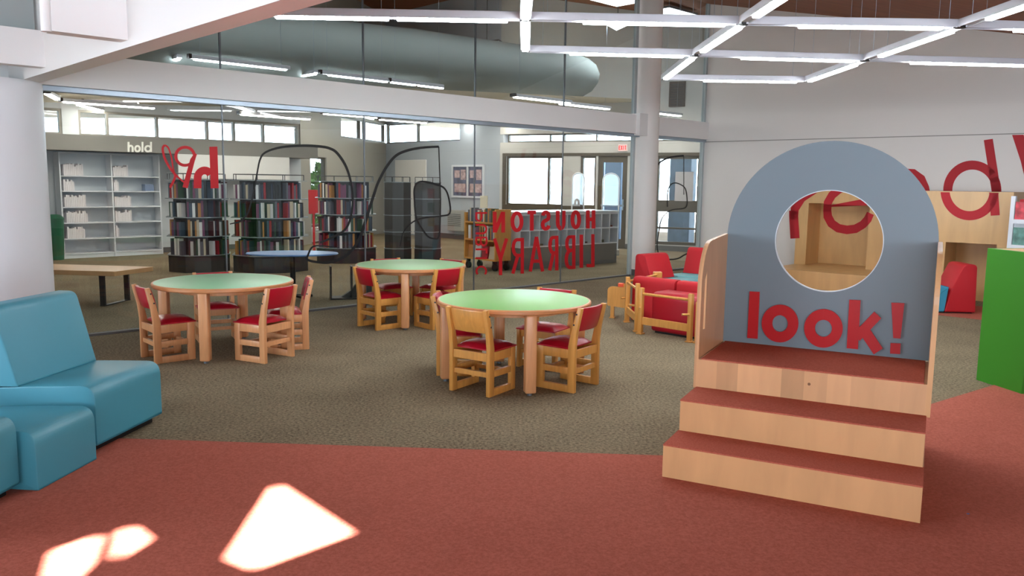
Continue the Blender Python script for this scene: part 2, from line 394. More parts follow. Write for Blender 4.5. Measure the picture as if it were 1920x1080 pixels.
# entrance wall: openings for windows and the door
def ex(x, y): return EN.px(x, y)[0]
xa, xb = ex(949, 330), ex(1055, 330); xc, xd = ex(1088, 330), ex(1117, 330); xe, xf = ex(1121, 330), ex(1176, 330); xg, xh = ex(1228, 350), ex(1312, 350)
mb = MB(); H_ = 6.3
mb.box(-.1, xa, 0, .2, 0, 2.48); mb.box(xb, xc, 0, .2, 0, 2.48); mb.box(xd, xe, 0, .2, 0, 2.48); mb.box(xf, xg, 0, .2, 0, 2.48); mb.box(xh, 9, 0, .2, 0, 2.48)
mb.box(xa, xb, 0, .2, 0, .95); mb.box(xc, xd, 0, .2, 0, .95); mb.box(xg, xh, 0, .2, 0, .14)
for a0, a1 in ((xa, xb), (xc, xd), (xe, xf), (xg, xh)): mb.box(a0, a1, 0, .2, 2.15, 2.48)
mb.box(-.1, 9, 0, .2, 2.68, H_)
struct('wall_entrance', mb, mat('entrance_wall_paint', (186, 184, 180), .7), EN)
def window(n, fr, x0, x1, z0, z1, muls=(), rails=(), fm=M_BRONZE, fw=.05, y0=.04):
    w = thing('window_%d' % n, '', ''); del w['label'], w['category']; w['kind'] = 'structure'
    w.location = (fr.o[0], fr.o[1], 0); w.rotation_euler = (0, 0, R(fr.deg))
    f = MB(); f.box(x0, x0+fw, y0, y0+.1, z0, z1); f.box(x1-fw, x1, y0, y0+.1, z0, z1); f.box(x0+fw, x1-fw, y0, y0+.1, z0, z0+fw); f.box(x0+fw, x1-fw, y0, y0+.1, z1-fw, z1)
    for mx in muls: f.box(mx-fw/2, mx+fw/2, y0, y0+.1, z0+fw, z1-fw)
    for mz, hw in rails: f.box(x0+fw, x1-fw, y0-.001, y0+.099, mz-hw, mz+hw)
    f.build('window_frame', fm, w)
    g = MB(); g.box(x0+fw/2, x1-fw/2, y0+.045, y0+.051, z0+fw/2, z1-fw/2); g.build('pane', G_WIN, w); return w
window(1, EN, xa, xb, .95, 2.15, (ex(1027, 340),))
window(2, EN, xc, xd, .95, 2.15)
window(3, EN, xg, xh, .14, 2.15, (), ((1.02, .13), (.52, .02)), fw=.07)
mb = MB(); mb.box(xa-.1, xc, -.012, -.0005, .1, .97); mb.box(xc, xd, -.012, -.0005, .1, .97); mb.box(xa-.1, xf+.1, -.014, -.0005, 2.151, 2.22); mb.box(xg-.1, xh+.1, -.014, -.0005, 2.151, 2.22); mb.box(xa-.1, xa, -.012, -.0005, .971, 2.15); struct('trim_14', mb, M_BRONZE, EN)
mls = [ex(x, 266) for x in (1030, 1056, 1117)]
window(4, EN, .1, 6.5, 2.48, 2.68, mls, fw=.03)
# entrance door
d = thing('door_1', '', ''); del d['label'], d['category']; d['kind'] = 'structure'; d.location = (EN.o[0], EN.o[1], 0); d.rotation_euler = (0, 0, R(EN.deg))
mb = MB(); mb.box(xe, xe+.12, .03, .12, 0, 2.15); mb.box(xf-.12, xf, .03, .12, 0, 2.15); mb.box(xe+.12, xf-.12, .03, .12, 2.0, 2.15); mb.box(xe+.12, xf-.12, .03, .12, 0, .22); mb.build('door_frame', M_BRONZE, d)
mb = MB(); mb.box(xe+.1, xf-.1, .07, .078, .2, 2.02); mb.build('pane', glass('blue_tint_glass', (.45, .55, .68), .5), d)
mb = MB(); mb.box(xe+.1, xf-.06, -.03, .0, .98, 1.03); mb.cyl((xf-.08, -.03, .9), (xf-.08, -.03, 1.15), .018); mb.build('push_bar', M_ALU, d)
mb = MB(); mb.box(0, xe, -.012, 0, 0, .1); mb.box(xf, 6, -.012, 0, 0, .12); struct('baseboard_entrance', mb, M_BASE, EN)

# white wall left of entrance, with a plain door and clerestory windows high up
q2 = WW.px(724, 300)[0]
k0, k1 = WW.px(862, 250)[0], q2
mb = MB(); mb.box(0, q2, 0-.15, 0, 0, 2.58); mb.box(0, k0, -.15, 0, 2.58, 6.3); mb.box(k0, q2, -.15, 0, 3.12, 6.3); struct('wall_white', mb, mat('cool_grey_wall', (176, 183, 192), .7), WW)
window(5, WW, k0, k1, 2.58, 3.12, (WW.px(781, 245)[0],), fw=.03, y0=-.12)
d0, d1 = WW.px(800, 300)[0], WW.px(742, 300)[0]
mb = MB(); mb.box(d0, d1, 0, .03, .03, 2.1, .008); dr = struct('door_2', mb, M_WHITE, WW)
mb = MB(); mb.cyl((d0+.08, .03, 1.0), (d0+.08, .09, 1.0), .02); mb.box(d0+.07, d0+.2, .075, .09, .99, 1.01); mb.build('door_handle', M_ALU, dr)
mb = MB(); mb.box(.0, d0, 0, .014, 0, .13); struct('baseboard_white', mb, M_BASE, WW)

# far-left back wall parallel to the glass, clerestory strip above a grey bulkhead
LO = 8.6; s_end = GL.px(566, 400, LO)[0]
mb = MB(); mb.box(-4.3, s_end, LO, LO+.15, 0, 2.28); mb.box(-4.3, s_end, LO, LO+.15, 2.76, 3.6); struct('wall_back', mb, M_LOWWALL, GL)
cm = [GL.px(x, 240, LO)[0] for x in (117, 148, 203, 296, 390, 440, 495, 585)]
window(6, GL, -4.3, cm[0], 2.28, 2.76, (), fm=M_GREYWALL, fw=.045, y0=LO+.02)
window(7, GL, cm[1], s_end, 2.28, 2.76, tuple(m for m in cm[2:] if m < s_end-.05), fm=M_GREYWALL, fw=.045, y0=LO+.02)
mb = MB(); mb.box(cm[0], cm[1], LO, LO+.15, 2.28, 2.76); struct('wall_back_pier', mb, M_LOWWALL, GL)
mb = MB(); mb.box(-7, s_end, LO-.75, LO-.001, 1.98, 2.26); bulk = None; mb_b = mb; mb = MB(); mb.box(-6, s_end, LO, LO+.15, 3.61, 6.4); struct('wall_back_upper', mb, M_ROOF, GL); mb = mb_b; bulk = struct('bulkhead', mb, mat('bulkhead_grey', (134, 131, 126), .7), GL); bulk['kind'] = 'structure'
mb = MB(); mb.box(-7, s_end, LO-.014, LO, 0, .1); struct('baseboard_back', mb, M_BASE, GL)
# wall M with the garden window
pm0 = GL.P(s_end, LO, 0); pm1 = WW.P(q2, 0, 0)
v = pm1-pm0; WM = Frame(pm0[0], pm0[1], math.degrees(math.atan2(v[1], v[0]))); LM = np.linalg.norm(v)
g0, g1 = WM.px(583, 350)[0], WM.px(613, 350)[0]
k2 = WM.px(640, 245)[0]
mb = MB(); g0 = max(g0, .05)
mb.box(0, g0, 0, .15, 0, 2.5); mb.box(g1, LM+.1, 0, .15, 0, 2.6); mb.box(g0, g1, 0, .15, 2.05, 2.6); mb.box(0, g0, 0, .15, 2.5, 2.6); mb.box(0, k2, 0, .15, 2.6, 6.3); mb.box(k2, LM+.1, 0, .15, 3.12, 6.3)
struct('wall_garden', mb, M_GREYWALL, WM)
window(8, WM, g0, g1, 0, 2.05, (), ((.42, .03),), fw=.04)
window(9, WM, k2, LM, 2.6, 3.12, (WM.px(678, 245)[0], WM.px(688, 245)[0]), fw=.03)
# low cream ceiling of the adult room, with the curved bulkhead along its edge
def cz(s): return 2.86+.05*(s-2) if s < 12 else 3.36
mb = MB(); O0 = 3.0
for (s0, s1) in ((-8, 12), (12, 18)):
    mb.quad([GL.P(s0, O0, cz(s0)), GL.P(s1, O0, cz(s1)), GL.P(s1, 14, cz(s1)), GL.P(s0, 14, cz(s0))])
struct('ceiling_low', mb, M_CREAM)
mb = MB(); prof = [(3.0, 0), (2.75, .02), (2.52, .12), (2.36, .3), (2.32, .5), (2.42, .72), (2.62, .88), (2.9, .96), (3.3, .98)]
B = mb.bm; rings = []
ss = [-8+i*.5 for i in range(38)]
for s_ in ss:
    sh = 0 if s_ < 9 else (s_-9)**2*.16
    rings.append([B.verts.new(tuple(GL.P(s_, o_+sh, cz(s_)-.003+h_*(1-max(0, (s_-6))*.03)))) for (o_, h_) in prof])
for A_, B_ in zip(rings, rings[1:]):
    for i in range(len(prof)-1): B.faces.new((A_[i], B_[i], B_[i+1], A_[i+1]))
struct('ceiling_cove', mb, M_DUCT, smooth=True)

# glass partition: header, tracks, posts, panes
sx = lambda x, y: GL.px(x, y)[0]
mb = MB(); mb.box(-1.2, 10.26, -.1, .1, 2.31, 2.61); struct('trim_2', mb, M_WHITE, GL)
mb = MB(); mb.box(-1.2, 10.26, -.06, .06, 2.262, 2.31); struct('trim_3', mb, M_ALU, GL)
mb = MB(); mb.box(-1.2, 8.2, -.035, .035, 0, .022); struct('trim_4', mb, M_BASE, GL)
mb = MB(); mb.box(8.75, 10.26, -.035, .035, 0, .03); struct('trim_5', mb, M_BASE, GL)
js = [-1.2]+[sx(x, 400) for x in (422, 684, 889, 1053)]+[8.2]
wn_ = 10
for i in range(len(js)-1):
    mb = MB(); mb.box(js[i]+.004, js[i+1]-.004, -.006, .006, .022, 2.262); struct('window_%d' % wn_, mb, G_LOW, GL); wn_ += 1
    mb = MB(); mb.box(js[i]+.004, js[i+1]-.004, -.006, .006, 2.61, 5.8); struct('window_%d' % wn_, mb, G_UP, GL); wn_ += 1
for i, j in enumerate(js[1:-1]):
    mb = MB(); mb.box(j-.006, j+.006, -.009, .009, .022, 2.262); mb.box(j-.008, j+.008, -.012, .012, 2.61, 5.8); struct('trim_%d' % (6+i), mb, M_ALUG, GL)
mb = MB(); mb.box(8.75, 10.2, -.006, .006, .03, 2.262); struct('window_%d' % wn_, mb, G_LOW, GL)
mb = MB(); mb.box(8.75, 10.2, -.006, .006, 2.61, 5.8); struct('window_%d' % (wn_+1), mb, G_UP, GL)
mb = MB(); mb.box(8.17, 8.22, -.03, .03, 0, 2.262); mb.box(8.16, 8.22, -.03, .03, 2.61, 5.8); mb.box(10.19, 10.25, -.03, .03, 0, 2.262); mb.box(10.19, 10.25, -.03, .03, 2.61, 5.2); struct('trim_10', mb, mat('pale_grey_metal', (176, 186, 188), .5), GL)
mb = MB(); mb.box(8.14, 8.40, -.17, .1, 2.28, 2.63); struct('trim_11', mb, M_WHITE, GL)
pc = GL.P(8.50, -.02, 0)
cz_ = roof_z(pc[0], pc[1])
mb = MB(); mb.lathe([(0, 0), (.215, 0), (.215, cz_), (0, cz_)], 40); cl = struct('column', mb, M_WALLR, Frame(pc[0], pc[1], 0), smooth=True)
mb = MB(); mb.lathe([(0, 0), (.224, 0), (.224, .1), (0, .1)], 40); struct('baseboard_column', mb, M_BASE, Frame(pc[0], pc[1], 0), smooth=True)

# left column and the diagonal beam above it
cdir = ray(90, 330); cdir = cdir[:2]/np.linalg.norm(cdir[:2]); rr = .46; nn = np.array([-cdir[1], cdir[0]])
cc = np.array([0., 0.])+cdir*8.25+nn*rr
mb = MB(); mb.lathe([(0, 0), (rr, 0), (rr, 2.29), (0, 2.29)], 64); struct('column_left', mb, M_COLUMN, Frame(cc[0], cc[1], 0), smooth=True)
BM = Frame(-4.26, 7.06, math.degrees(math.atan2(-.719, .695)))   # runs from the column toward the viewer's right
BM.o = np.array([-4.26, 7.06, 0.])
mb = MB(); mb.box(-.55, 8.2, 0, .16, 2.29, 3.0)
for v in mb.bm.verts:
    if v.co.z > 2.9:
        p = BM.P(v.co.x, v.co.y, 0); v.co.z = roof_z(p[0], p[1])+.0
struct('wall_beam', mb, M_WHITE, BM)
# side headers that butt against the beam from the left
for i, (pxl, zt) in enumerate((((240, 72), 3.6), ((85, 128), 2.60))):
    p = hitp(pxl[0], pxl[1], BM.P(0, 0, 2.3), BM.n); f = Frame(p[0], p[1], 44.06)
    le = f.px(97, 54)[0] if i == 0 else -6
    mb = MB(); mb.box(le, 0, 0, .12, 2.33, zt); struct('trim_%d' % (12+i), mb, M_WHITE, f)
    if i == 0:
        ps = f.px(88, 30)[0]; pz = f.px(88, 58)[2]
        mb = MB(); mb.cyl((ps, .03, pz), (ps, .03, 3.7), .028, seg=20); struct('column_thin', mb, M_WHITE, f, smooth=True)
    else:
        mb = MB(); mb.box(-6, -.02, .14, .2, 2.60, 4.7); struct('wall_upper_left', mb, M_DUCT, f)
# walls around the viewer
mb = MB(); mb.box(-7.2, 13, -4.2, -4.0, 0, .5); mb.box(-7.2, 13, -4.2, -4.0, 2.7, 3.4); mb.box(-7.2, -2.4, -4.2, -4.0, .5, 2.7); mb.box(5.4, 13, -4.2, -4, .5, 2.7)
for x in (.2, 2.8): mb.box(x-.15, x+.15, -4.2, -4, .5, 2.7)
struct('wall_rear', mb, M_WHITE)
mb = MB(); mb.box(-7.2, -7.0, -4.0, 0, 0, 4.4); mb.box(-7.2, -7.0, 5.2, 6.4, 0, 5.2); mb.box(-7.2, -7.0, 0, 5.2, 0, .5); mb.box(-7.2, -7, 0, 5.2, 2.8, 5.0); mb.box(-7.2, -7, 2.45, 2.75, .5, 2.8); struct('wall_left', mb, M_WHITE)
mb = MB(); mb.box(12, 12.15, -4, 8, 0, 3.2); struct('wall_far_right', mb, M_WHITE)

mb = MB(); mb.box(-1, 14, 0, .15, 0, 6.3); struct('wall_north', mb, M_LOWWALL, Frame(-7.2, 5.0, 134.06))
# outside: paving, garden, blue-grey stone pillar
mb = MB(); mb.quad([(-40, 16, -.12), (60, 16, -.12), (60, 80, -.12), (-40, 80, -.12)]); g_ = struct('ground_outside', mb, M_STONE)
po = EN.P(ex(1250, 400)-.05, 1.5, 0); mb = MB(); mb.box(-.22, .30, -.3, .3, -.1, 2.5, .02); tag(mb.build('stone_pillar', M_BLUEST, frame=Frame(po[0], po[1], -25)), 'blue-grey stone pillar outside the window right of the white column', 'pillar')
po = EN.P(ex(1100, 400)+.1, 1.8, 0); mb = MB(); mb.box(-.22, .22, -.2, .2, -.1, 2.6, .01); tag(mb.build('porch_post', M_WHITE, frame=Frame(po[0], po[1], -25)), 'white porch post outside the narrow window beside the glass door', 'post')
def shrub(p, r, h, label, n=320, cat='shrub', seed=1):
    rnd = random.Random(seed)
    t = thing('shrub', label, cat, (p[0], p[1], -.12))
    st = MB()
    for k in range(5):
        a = k*1.25; st.cyl((0, 0, 0), (math.cos(a)*r*.4, math.sin(a)*r*.4, h*.75), .025, .01, 6)
    st.build('stem', M_BRONZE, t)
    lf = MB()
    for k in range(n):
        a = rnd.random()*6.28; q = math.sqrt(rnd.random())*r; z = h*(.12+.88*rnd.random()); q *= math.sin(min(3.0, .5+z/h*2.6))
        c = Vector((q*math.cos(a), q*math.sin(a), z)); s_ = .05+.05*rnd.random()
        u1 = Vector((rnd.uniform(-1, 1), rnd.uniform(-1, 1), rnd.uniform(-1, 1))).normalized(); u2 = u1.orthogonal().normalized()
        lf.quad([c-u1*s_*1.5, c-u2*s_*.7, c+u1*s_*1.5, c+u2*s_*.7])
    lf.build('foliage', M_LEAF, t); return t
pg = Z(596, 400); pgd = pg[:2]/np.linalg.norm(pg[:2])
def along(px_, dist): d_ = ray(px_, 400)[:2]; d_ = d_/np.linalg.norm(d_); return d_*dist
shrub(along(600, 25.5), .55, 2.1, 'leafy shrub with red blossom in the garden, seen between the carousels', 900, seed=3)
mb = MB(); mb.prism([tuple(along(560, 22.3)), tuple(along(640, 22.3)), tuple(along(640, 26)), tuple(along(560, 26))], -.119, -.10, 'z'); o = mb.build('lawn', mat('lawn_green', (130, 190, 80), .9, noise=.3, nscale=30)); o['kind'] = 'structure'

# ================================================================== LIGHTS
Zl = 2.75
def lampbar(x0, y0, x1, y1, tubes, label, z=Zl, m=M_LAMP, group='linear lights of the hanging grid', bar=True, w=.036, h=.06, hang=True):
    """one straight light fixture between two nodes; tubes = list of (from,to) fractions"""
    L_ = math.hypot(x1-x0, y1-y0); a = math.degrees(math.atan2(y1-y0, x1-x0))
    t = thing('linear_light', label, 'ceiling light', (x0, y0, z), a, group)
    hb_ = MB(); hb_.box(.02, L_-.02, -w, w, .012, h, .004); hb_.box(.02, L_-.02, -w-.006, -w, -.002, h-.01); hb_.box(.02, L_-.02, w, w+.006, -.002, h-.01)
    hb_.build('housing', M_HOUSE, t)
    if bar: jn = MB(); jn.box(-.0195, .0195, -w-.008, w+.008, -.004, h+.004, .003); jn.build('joint', M_BLACK, t)
    for (f0, f1) in tubes:
        tb = MB(); tb.box(L_*f0, L_*f1, -w*.8, w*.8, -.020, .0119, .006); tb.build('tube', m, t)
    if hang:
        for f in (.1, .9):
            hc = MB(); X = x0+(x1-x0)*f; Y = y0+(y1-y0)*f; hc.cyl((L_*f, 0, h), (L_*f, 0, max(roof_z(X, Y)-z, .1)), .002, seg=5)
            hc.build('suspension_cable', M_ALU, t)
    return t
Xc = [-1.58, .09, 1.78, 3.47, 5.2]; Yr = [5.0, 6.62, 8.25, 9.93]
def node(px_): p = Z(px_[0], px_[1], Zl); return (p[0], p[1])
N = {k: node(v) for k, v in dict(a0=(985, 38), a1=(985, 97), b0=(1392, 46), b1=(1303, 105), b2=(1245, 149), c0=(1800, 52), c1=(1622, 114), c2=(1512, 153), l0=(470, 29), r0=(2260, 66), r1=(2010, 124), r2=(1830, 160)).items()}
N['am'] = (N['a0'][0], 5.0); N['bm'] = (N['b0'][0]+.02, 5.0); N['cm'] = (N['c0'][0]+.02, 5.0)
def seg(a, b, tubes, lab, **k): return lampbar(*N[a], *N[b], tubes, lab, **k)
seg('l0', 'a0', ((.09, .50), (.53, .935)), 'long bar light with two tubes hanging at top left of the grid')
seg('a0', 'b0', ((.265, .92),), 'bar light in the nearest cross row, directly in front of the round column')
seg('b0', 'c0', ((.26, .915),), 'bar light in the nearest cross row, before the right wall')
seg('c0', 'r0', ((.22, .90),), 'bar light in the nearest cross row, cut off by the right edge')
seg('a1', 'b1', ((.26, .93),), 'bar light in the middle cross row, passing in front of the round column')
seg('b1', 'c1', ((.27, .93),), 'bar light in the middle cross row, above the stand')
seg('c1', 'r1', ((.22, .80),), 'bar light in the middle cross row, above the writing on the wall')
seg('b2', 'c2', ((.28, .93),), 'bar light in the farthest cross row, above the grey arch')
seg('am', 'a0', ((.05, .93),), 'bar light pointing away, cut off above the left junction')
seg('a0', 'a1', ((.06, .92),), 'short-looking bar light pointing away at the left junction')
seg('bm', 'b0', ((.05, .78),), 'bar light pointing away, cut off above the middle junction')
seg('b0', 'b1', ((.06, .80),), 'bar light between the two junctions right of the round column')
seg('b1', 'b2', ((.08, .93),), 'bar light ending at the far end of the grid beside the round column')
seg('cm', 'c0', ((.05, .76),), 'bar light pointing away, cut off above the right junction')
seg('c0', 'c1', ((.07, .80),), 'bar light between the two junctions over the stand')
seg('c1', 'c2', ((.14, .93),), 'bar light ending at the far end of the grid above the arch')
# lights behind the upper glass
def seg2(p0, p1, tubes, lab, z=3.02, m=M_LAMP):
    a = Z(*p0, z); b_2 = Z(*p1, z); return lampbar(a[0], a[1], b_2[0], b_2[1], tubes, lab, z=z, m=m, group='lights hung behind the upper glass', w=.03, h=.05)
seg2((355, 109), (545, 131), ((.04, .95),), 'long bright tube light behind the upper glass, leftmost run')
seg2((600, 138), (728, 153), ((.12, .98),), 'tube light behind the upper glass, second run from the left')
seg2((730, 153), (832, 165), ((.03, .46), (.52, .98)), 'twin tube light behind the upper glass, third run from the left')
seg2((262, 126), (338, 109), ((.3, .96),), 'short tube light rising toward the beam behind the upper glass')
seg2((548, 145), (594, 137), ((.08, .94),), 'short tube light between two long runs behind the upper glass')
for i, (s0, o0) in enumerate(((1.0, 4.2), (3.6, 4.2), (6.4, 4.2), (1.5, 6.3), (4.5, 6.3), (9.2, 4.0), (10.6, 4.0), (9.0, 2.4), (11.2, 2.2), (7.6, 2.2), (12.2, 5.2), (10.2, 6.2), (8.3, 6.6), (13.4, 3.6), (9.2, 8.6), (11.0, 7.8), (7.4, 8.2))):  # extra tube runs added to brighten the adult room
    a = GL.P(s0, o0, 0); b_2 = GL.P(s0+1.5, o0, 0); zz = 2.70 if s0 < 7 else 3.0
    lampbar(a[0], a[1], b_2[0], b_2[1], ((.03, .97),), 'added tube light brightening the adult room, run %s' % ('over the book carousels' if o0 < 5 and s0 < 7 else 'over the hold shelves' if s0 < 7 else 'over the service desk'), z=zz, m=M_LAMPW, hang=o0 < 3, group='added tube lights brightening the adult room '+('carousels' if o0 < 5 and s0 < 7 else 'hold' if s0 < 7 else 'desk'), w=.06, h=.05)
def troffer(pxs, z, lab):
    P = [Z(*p, z) for p in pxs]; mb = MB(); B = mb.bm
    c = sum(P)/4
    t = thing('troffer_light', lab, 'ceiling light', tuple(c), 0, 'square lights on the roof deck')
    a1 = [B.verts.new(tuple(p-c)) for p in P]; a2 = [B.verts.new(tuple(p-c+np.array([0, 0, .06]))) for p in P]
    B.faces.new(a1); B.faces.new(a2[::-1])
    for i in range(4): B.faces.new((a1[i], a2[i], a2[(i+1) % 4], a1[(i+1) % 4]))
    mb.build('diffuser', M_LAMP, t)
    hs = MB(); a3 = [hs.bm.verts.new(tuple((p-c)*1.04+np.array([0, 0, .061]))) for p in P]; a4 = [hs.bm.verts.new(tuple((p-c)*1.04+np.array([0, 0, .10]))) for p in P]
    hs.bm.faces.new(a3); hs.bm.faces.new(a4[::-1])
    for i in range(4): hs.bm.faces.new((a3[i], a4[i], a4[(i+1) % 4], a3[(i+1) % 4]))
    hs.build('housing', M_ALUG, t)
    f = MB(); f.cyl((0, 0, .10), (0, 0, max(.12, roof_z(c[0], c[1])-z)), .01, seg=6); f.build('hanger', M_ALUG, t)
for i in range(8):  # light panels added in the gap to brighten the curved cove
    c = GL.P(-1+1.7*i, 1.3, 4.75); t = thing('troffer_light', 'added fill light panel high in the gap behind the upper glass', 'ceiling light', tuple(c), 44, 'added fill lights in the gap behind the glass')
    mb = MB(); mb.box(-.45, .45, -.3, .3, 0, .02); mb.build('diffuser', M_LAMPS, t)
    mb = MB(); mb.box(-.47, .47, -.32, .32, .0205, .06); mb.build('housing', M_ALUG, t)
    f = MB(); f.cyl((0, 0, .06), (0, 0, max(.1, roof_z(c[0], c[1])-4.75)), .01, seg=6); f.build('hanger', M_ALUG, t)
troffer([(870, 95), (934, 83), (949, 93), (900, 101)], 4.3, 'bright square light panel above the curved bulkhead, left one')
troffer([(1138, 47), (1152, 42), (1186, 43), (1156, 57)], 4.6, 'bright square light panel beside the round column, near the roof')
# lights under the low cream ceiling at far left
def seg3(p0, p1, lab):
    z = 2.78; a = Z(*p0, z); b_2 = Z(*p1, z)
    lampbar(a[0], a[1], b_2[0], b_2[1], ((.02, .98),), lab, z=z, m=M_LAMPW, group='warm lights under the low ceiling', w=.05, h=.05, hang=False)
seg3((88, 175), (108, 186), 'warm tube light under the low ceiling beside the white column')
seg3((146, 196), (208, 211), 'warm tube light under the low ceiling, slanting, left of the long one')
seg3((157, 192), (262, 195), 'long warm tube light under the low ceiling')
seg3((446, 199), (474, 211), 'warm tube light under the low ceiling behind the glass joint')

# ================================================================== THE STAND (look!)
st = thing('reading_stand', 'maple stepped stand with red treads and slate arch with round hole', 'stand', tuple(ST.o), ST.deg)
w_ = 1.194; h1, h2, h3 = .171, .342, .511; D1, D2, D3 = .275, .602, 1.225
def stp(mb, name, m, label=None, smooth=False): return mb.build(name, m, st, smooth, label=label)
mb = MB(); mb.box(0, w_, 0, .018, 0, h1, .002); mb.box(0, .018, .018, D3, 0, h1); mb.box(w_-.018, w_, .018, D3, 0, h1); stp(mb, 'riser', M_MAPLE)
mb = MB(); mb.box(.005, w_-.005, D1, D1+.018, h1, h2, .002); mb.box(.005, .023, D1+.018, D3, h1, h2); mb.box(w_-.023, w_-.005, D1+.018, D3, h1, h2); stp(mb, 'riser', M_MAPLE)
mb = MB(); mb.box(.01, w_-.01, D2, D2+.018, h2, h3, .002); mb.box(.01, .028, D2+.018, D3, h2, h3); mb.box(w_-.028, w_-.01, D2+.018, D3, h2, h3); stp(mb, 'riser', M_MAPLES, 'top riser of vertical maple staves')
for (y0, y1, z, i_) in ((.0, D1+.01, h1, 0.), (D1, D2+.01, h2, .005), (D2, D3, h3, .028)):
    mb = MB(); mb.box(i_-.001, w_-i_+.001, y0-.002, y1, z, z+.008, .002); stp(mb, 'tread', M_TREAD)
mb = MB(); mb.box(.03, w_-.03, D3-.04, D3, 0, h3); stp(mb, 'back_support', M_MAPLE)
# arch panel with hole
P3 = Frame(0, 0, 0); PL = Frame(*(ST.P(0, D3-.02, 0)[:2]), ST.deg)
def pnl(x, y): q = PL.px(x, y); return q[0], q[2]
zL = pnl(1365, 444)[1]; top = pnl(1570, 264)[1]; xl = .008; xr = w_-.008
hc_ = [pnl(1453.6, 452), pnl(1657, 452), pnl(1556, 356), pnl(1563, 548.6)]
hx = (hc_[0][0]+hc_[1][0])/2; hrx = (hc_[1][0]-hc_[0][0])/2; hz = (hc_[2][1]+hc_[3][1])/2; hrz = (hc_[2][1]-hc_[3][1])/2
rad = (xr-xl)/2; zsp = top-rad
print('panel', zL, top, 'hole', hx, hrx, hz, hrz, 'spring', zsp)
hr = (hrx+hrz)/2
n_ = 96; outer = []; inner = []
cx_, cz0 = (xl+xr)/2, zsp
for i in range(n_):
    a = 2*math.pi*i/n_; dx, dz = math.cos(a), math.sin(a); ox, oz = hx, hz
    # ray from the hole centre to the arch outline
    best = 1e9
    def cand(t, ok):
        global best
        if t > 1e-6 and ok: best = min(best, t)
    if abs(dx) > 1e-9:
        for X in (xl, xr):
            t = (X-ox)/dx; cand(t, h3 <= oz+dz*t <= zsp+1e-6)
    if dz < 0: t = (h3+.008-oz)/dz; cand(t, xl-1e-6 <= ox+dx*t <= xr+1e-6)
    fx, fz = ox-cx_, oz-cz0; bq = fx*dx+fz*dz; cq = fx*fx+fz*fz-rad*rad; dsc = bq*bq-cq
    if dsc > 0: t = -bq+math.sqrt(dsc); cand(t, oz+dz*t >= zsp-1e-6)
    outer.append((ox+dx*best, oz+dz*best)); inner.append((ox+dx*hr, oz+dz*hr))
# snap the two bottom corners
for cxn in (xl, xr):
    k = min(range(n_), key=lambda i: (outer[i][0]-cxn)**2+(outer[i][1]-h3)**2); outer[k] = (cxn, h3+.008)
mb = MB(); B = mb.bm; ya, yb = D3-.02, D3+.0
of = [B.verts.new((p[0], ya, p[1])) for p in outer]; nf = [B.verts.new((p[0], ya, p[1])) for p in inner]
ob = [B.verts.new((p[0], yb, p[1])) for p in outer]; nb = [B.verts.new((p[0], yb, p[1])) for p in inner]
for i in range(n_):
    j = (i+1) % n_
    B.faces.new((of[i], nf[i], nf[j], of[j])); B.faces.new((ob[j], nb[j], nb[i], ob[i])); B.faces.new((of[j], ob[j], ob[i], of[i])); B.faces.new((nf[i], nb[i], nb[j], nf[j]))
ap = stp(mb, 'arch_panel', M_PANEL)
mb = MB(); B = mb.bm
r1 = [[B.verts.new((hx+(hr-e)*math.cos(2*math.pi*i/n_), y, hz+(hr-e)*math.sin(2*math.pi*i/n_))) for i in range(n_)] for (e, y) in ((-.001, ya-.002), (.004, ya-.002), (.004, yb+.002), (-.001, yb+.002))]
for k in range(3):
    for i in range(n_): j = (i+1) % n_; B.faces.new((r1[k][i], r1[k][j], r1[k+1][j], r1[k+1][i]))
mb.build('hole_rim', mat('pale_edge_band', (196, 204, 208), .4), ap, True)
# side boards
def side_poly(zt):
    pts = [(D2+.0, h2+.0), (D3, h2), (D3, zt)]
    pts += [(D3-.30+.0, zt-.012)] 
    pts += [(D2+.15+.15*math.cos(R(a))*1.0, zt-.03-.22+.22*math.sin(R(a))) for a in range(90, 181, 10)]
    return [(p[0] if i < 4 else p[0]-.0, p[1]) for i, p in enumerate(pts)]
LB = Frame(*(ST.P(.0, 0, 0)[:2]), ST.deg+90)
def lbp(x, y): q = LB.px(x, y, 0); return q[0], q[2]
zt = zL+.02
for (x0, x1) in ((-.012, .012), (w_-.012, w_+.012)):
    mb = MB(); poly = [(D2, h2), (D3, h2), (D3, zt), (D3-.25, zt-.01)]+[(D2+.2-.2*math.sin(R(a)), zt-.02-.26*(1-math.cos(R(a)))) for a in range(0, 91, 9)]
    # board with a hand slot: front strip, rear part
    sy0, sy1, sz0, sz1 = D2+.07, D2+.115, h3+.16, h3+.50
    b2 = bmesh.new(); eds = []
    for lp in (poly, [(sy0, sz0), (sy1, sz0), (sy1, sz1), (sy0, sz1-.05)]):
        vs = [b2.verts.new((x0, p[0], p[1])) for p in lp]
        for i in range(len(vs)): eds.append(b2.edges.new((vs[i], vs[(i+1) % len(vs)])))
    bmesh.ops.triangle_fill(b2, use_beauty=True, use_dissolve=False, edges=eds)
    ex_ = bmesh.ops.extrude_face_region(b2, geom=b2.faces[:])
    for v_ in [g for g in ex_['geom'] if isinstance(g, bmesh.types.BMVert)]: v_.co.x = x1
    bmesh.ops.recalc_face_normals(b2, faces=b2.faces[:]); mb._merge(b2); stp(mb, 'side_board', M_MAPLES if x0 < 0 else M_MAPLE)
mb = MB(); mb.cyl((w_*.5+.02, D2-.001, h2+.1), (w_*.5+.02, D2+.004, h2+.1), .008, seg=12)
for k in (-1, 1): pass
mb.build('screw_hole', mat('dark_knot', (120, 84, 56), .7), st)
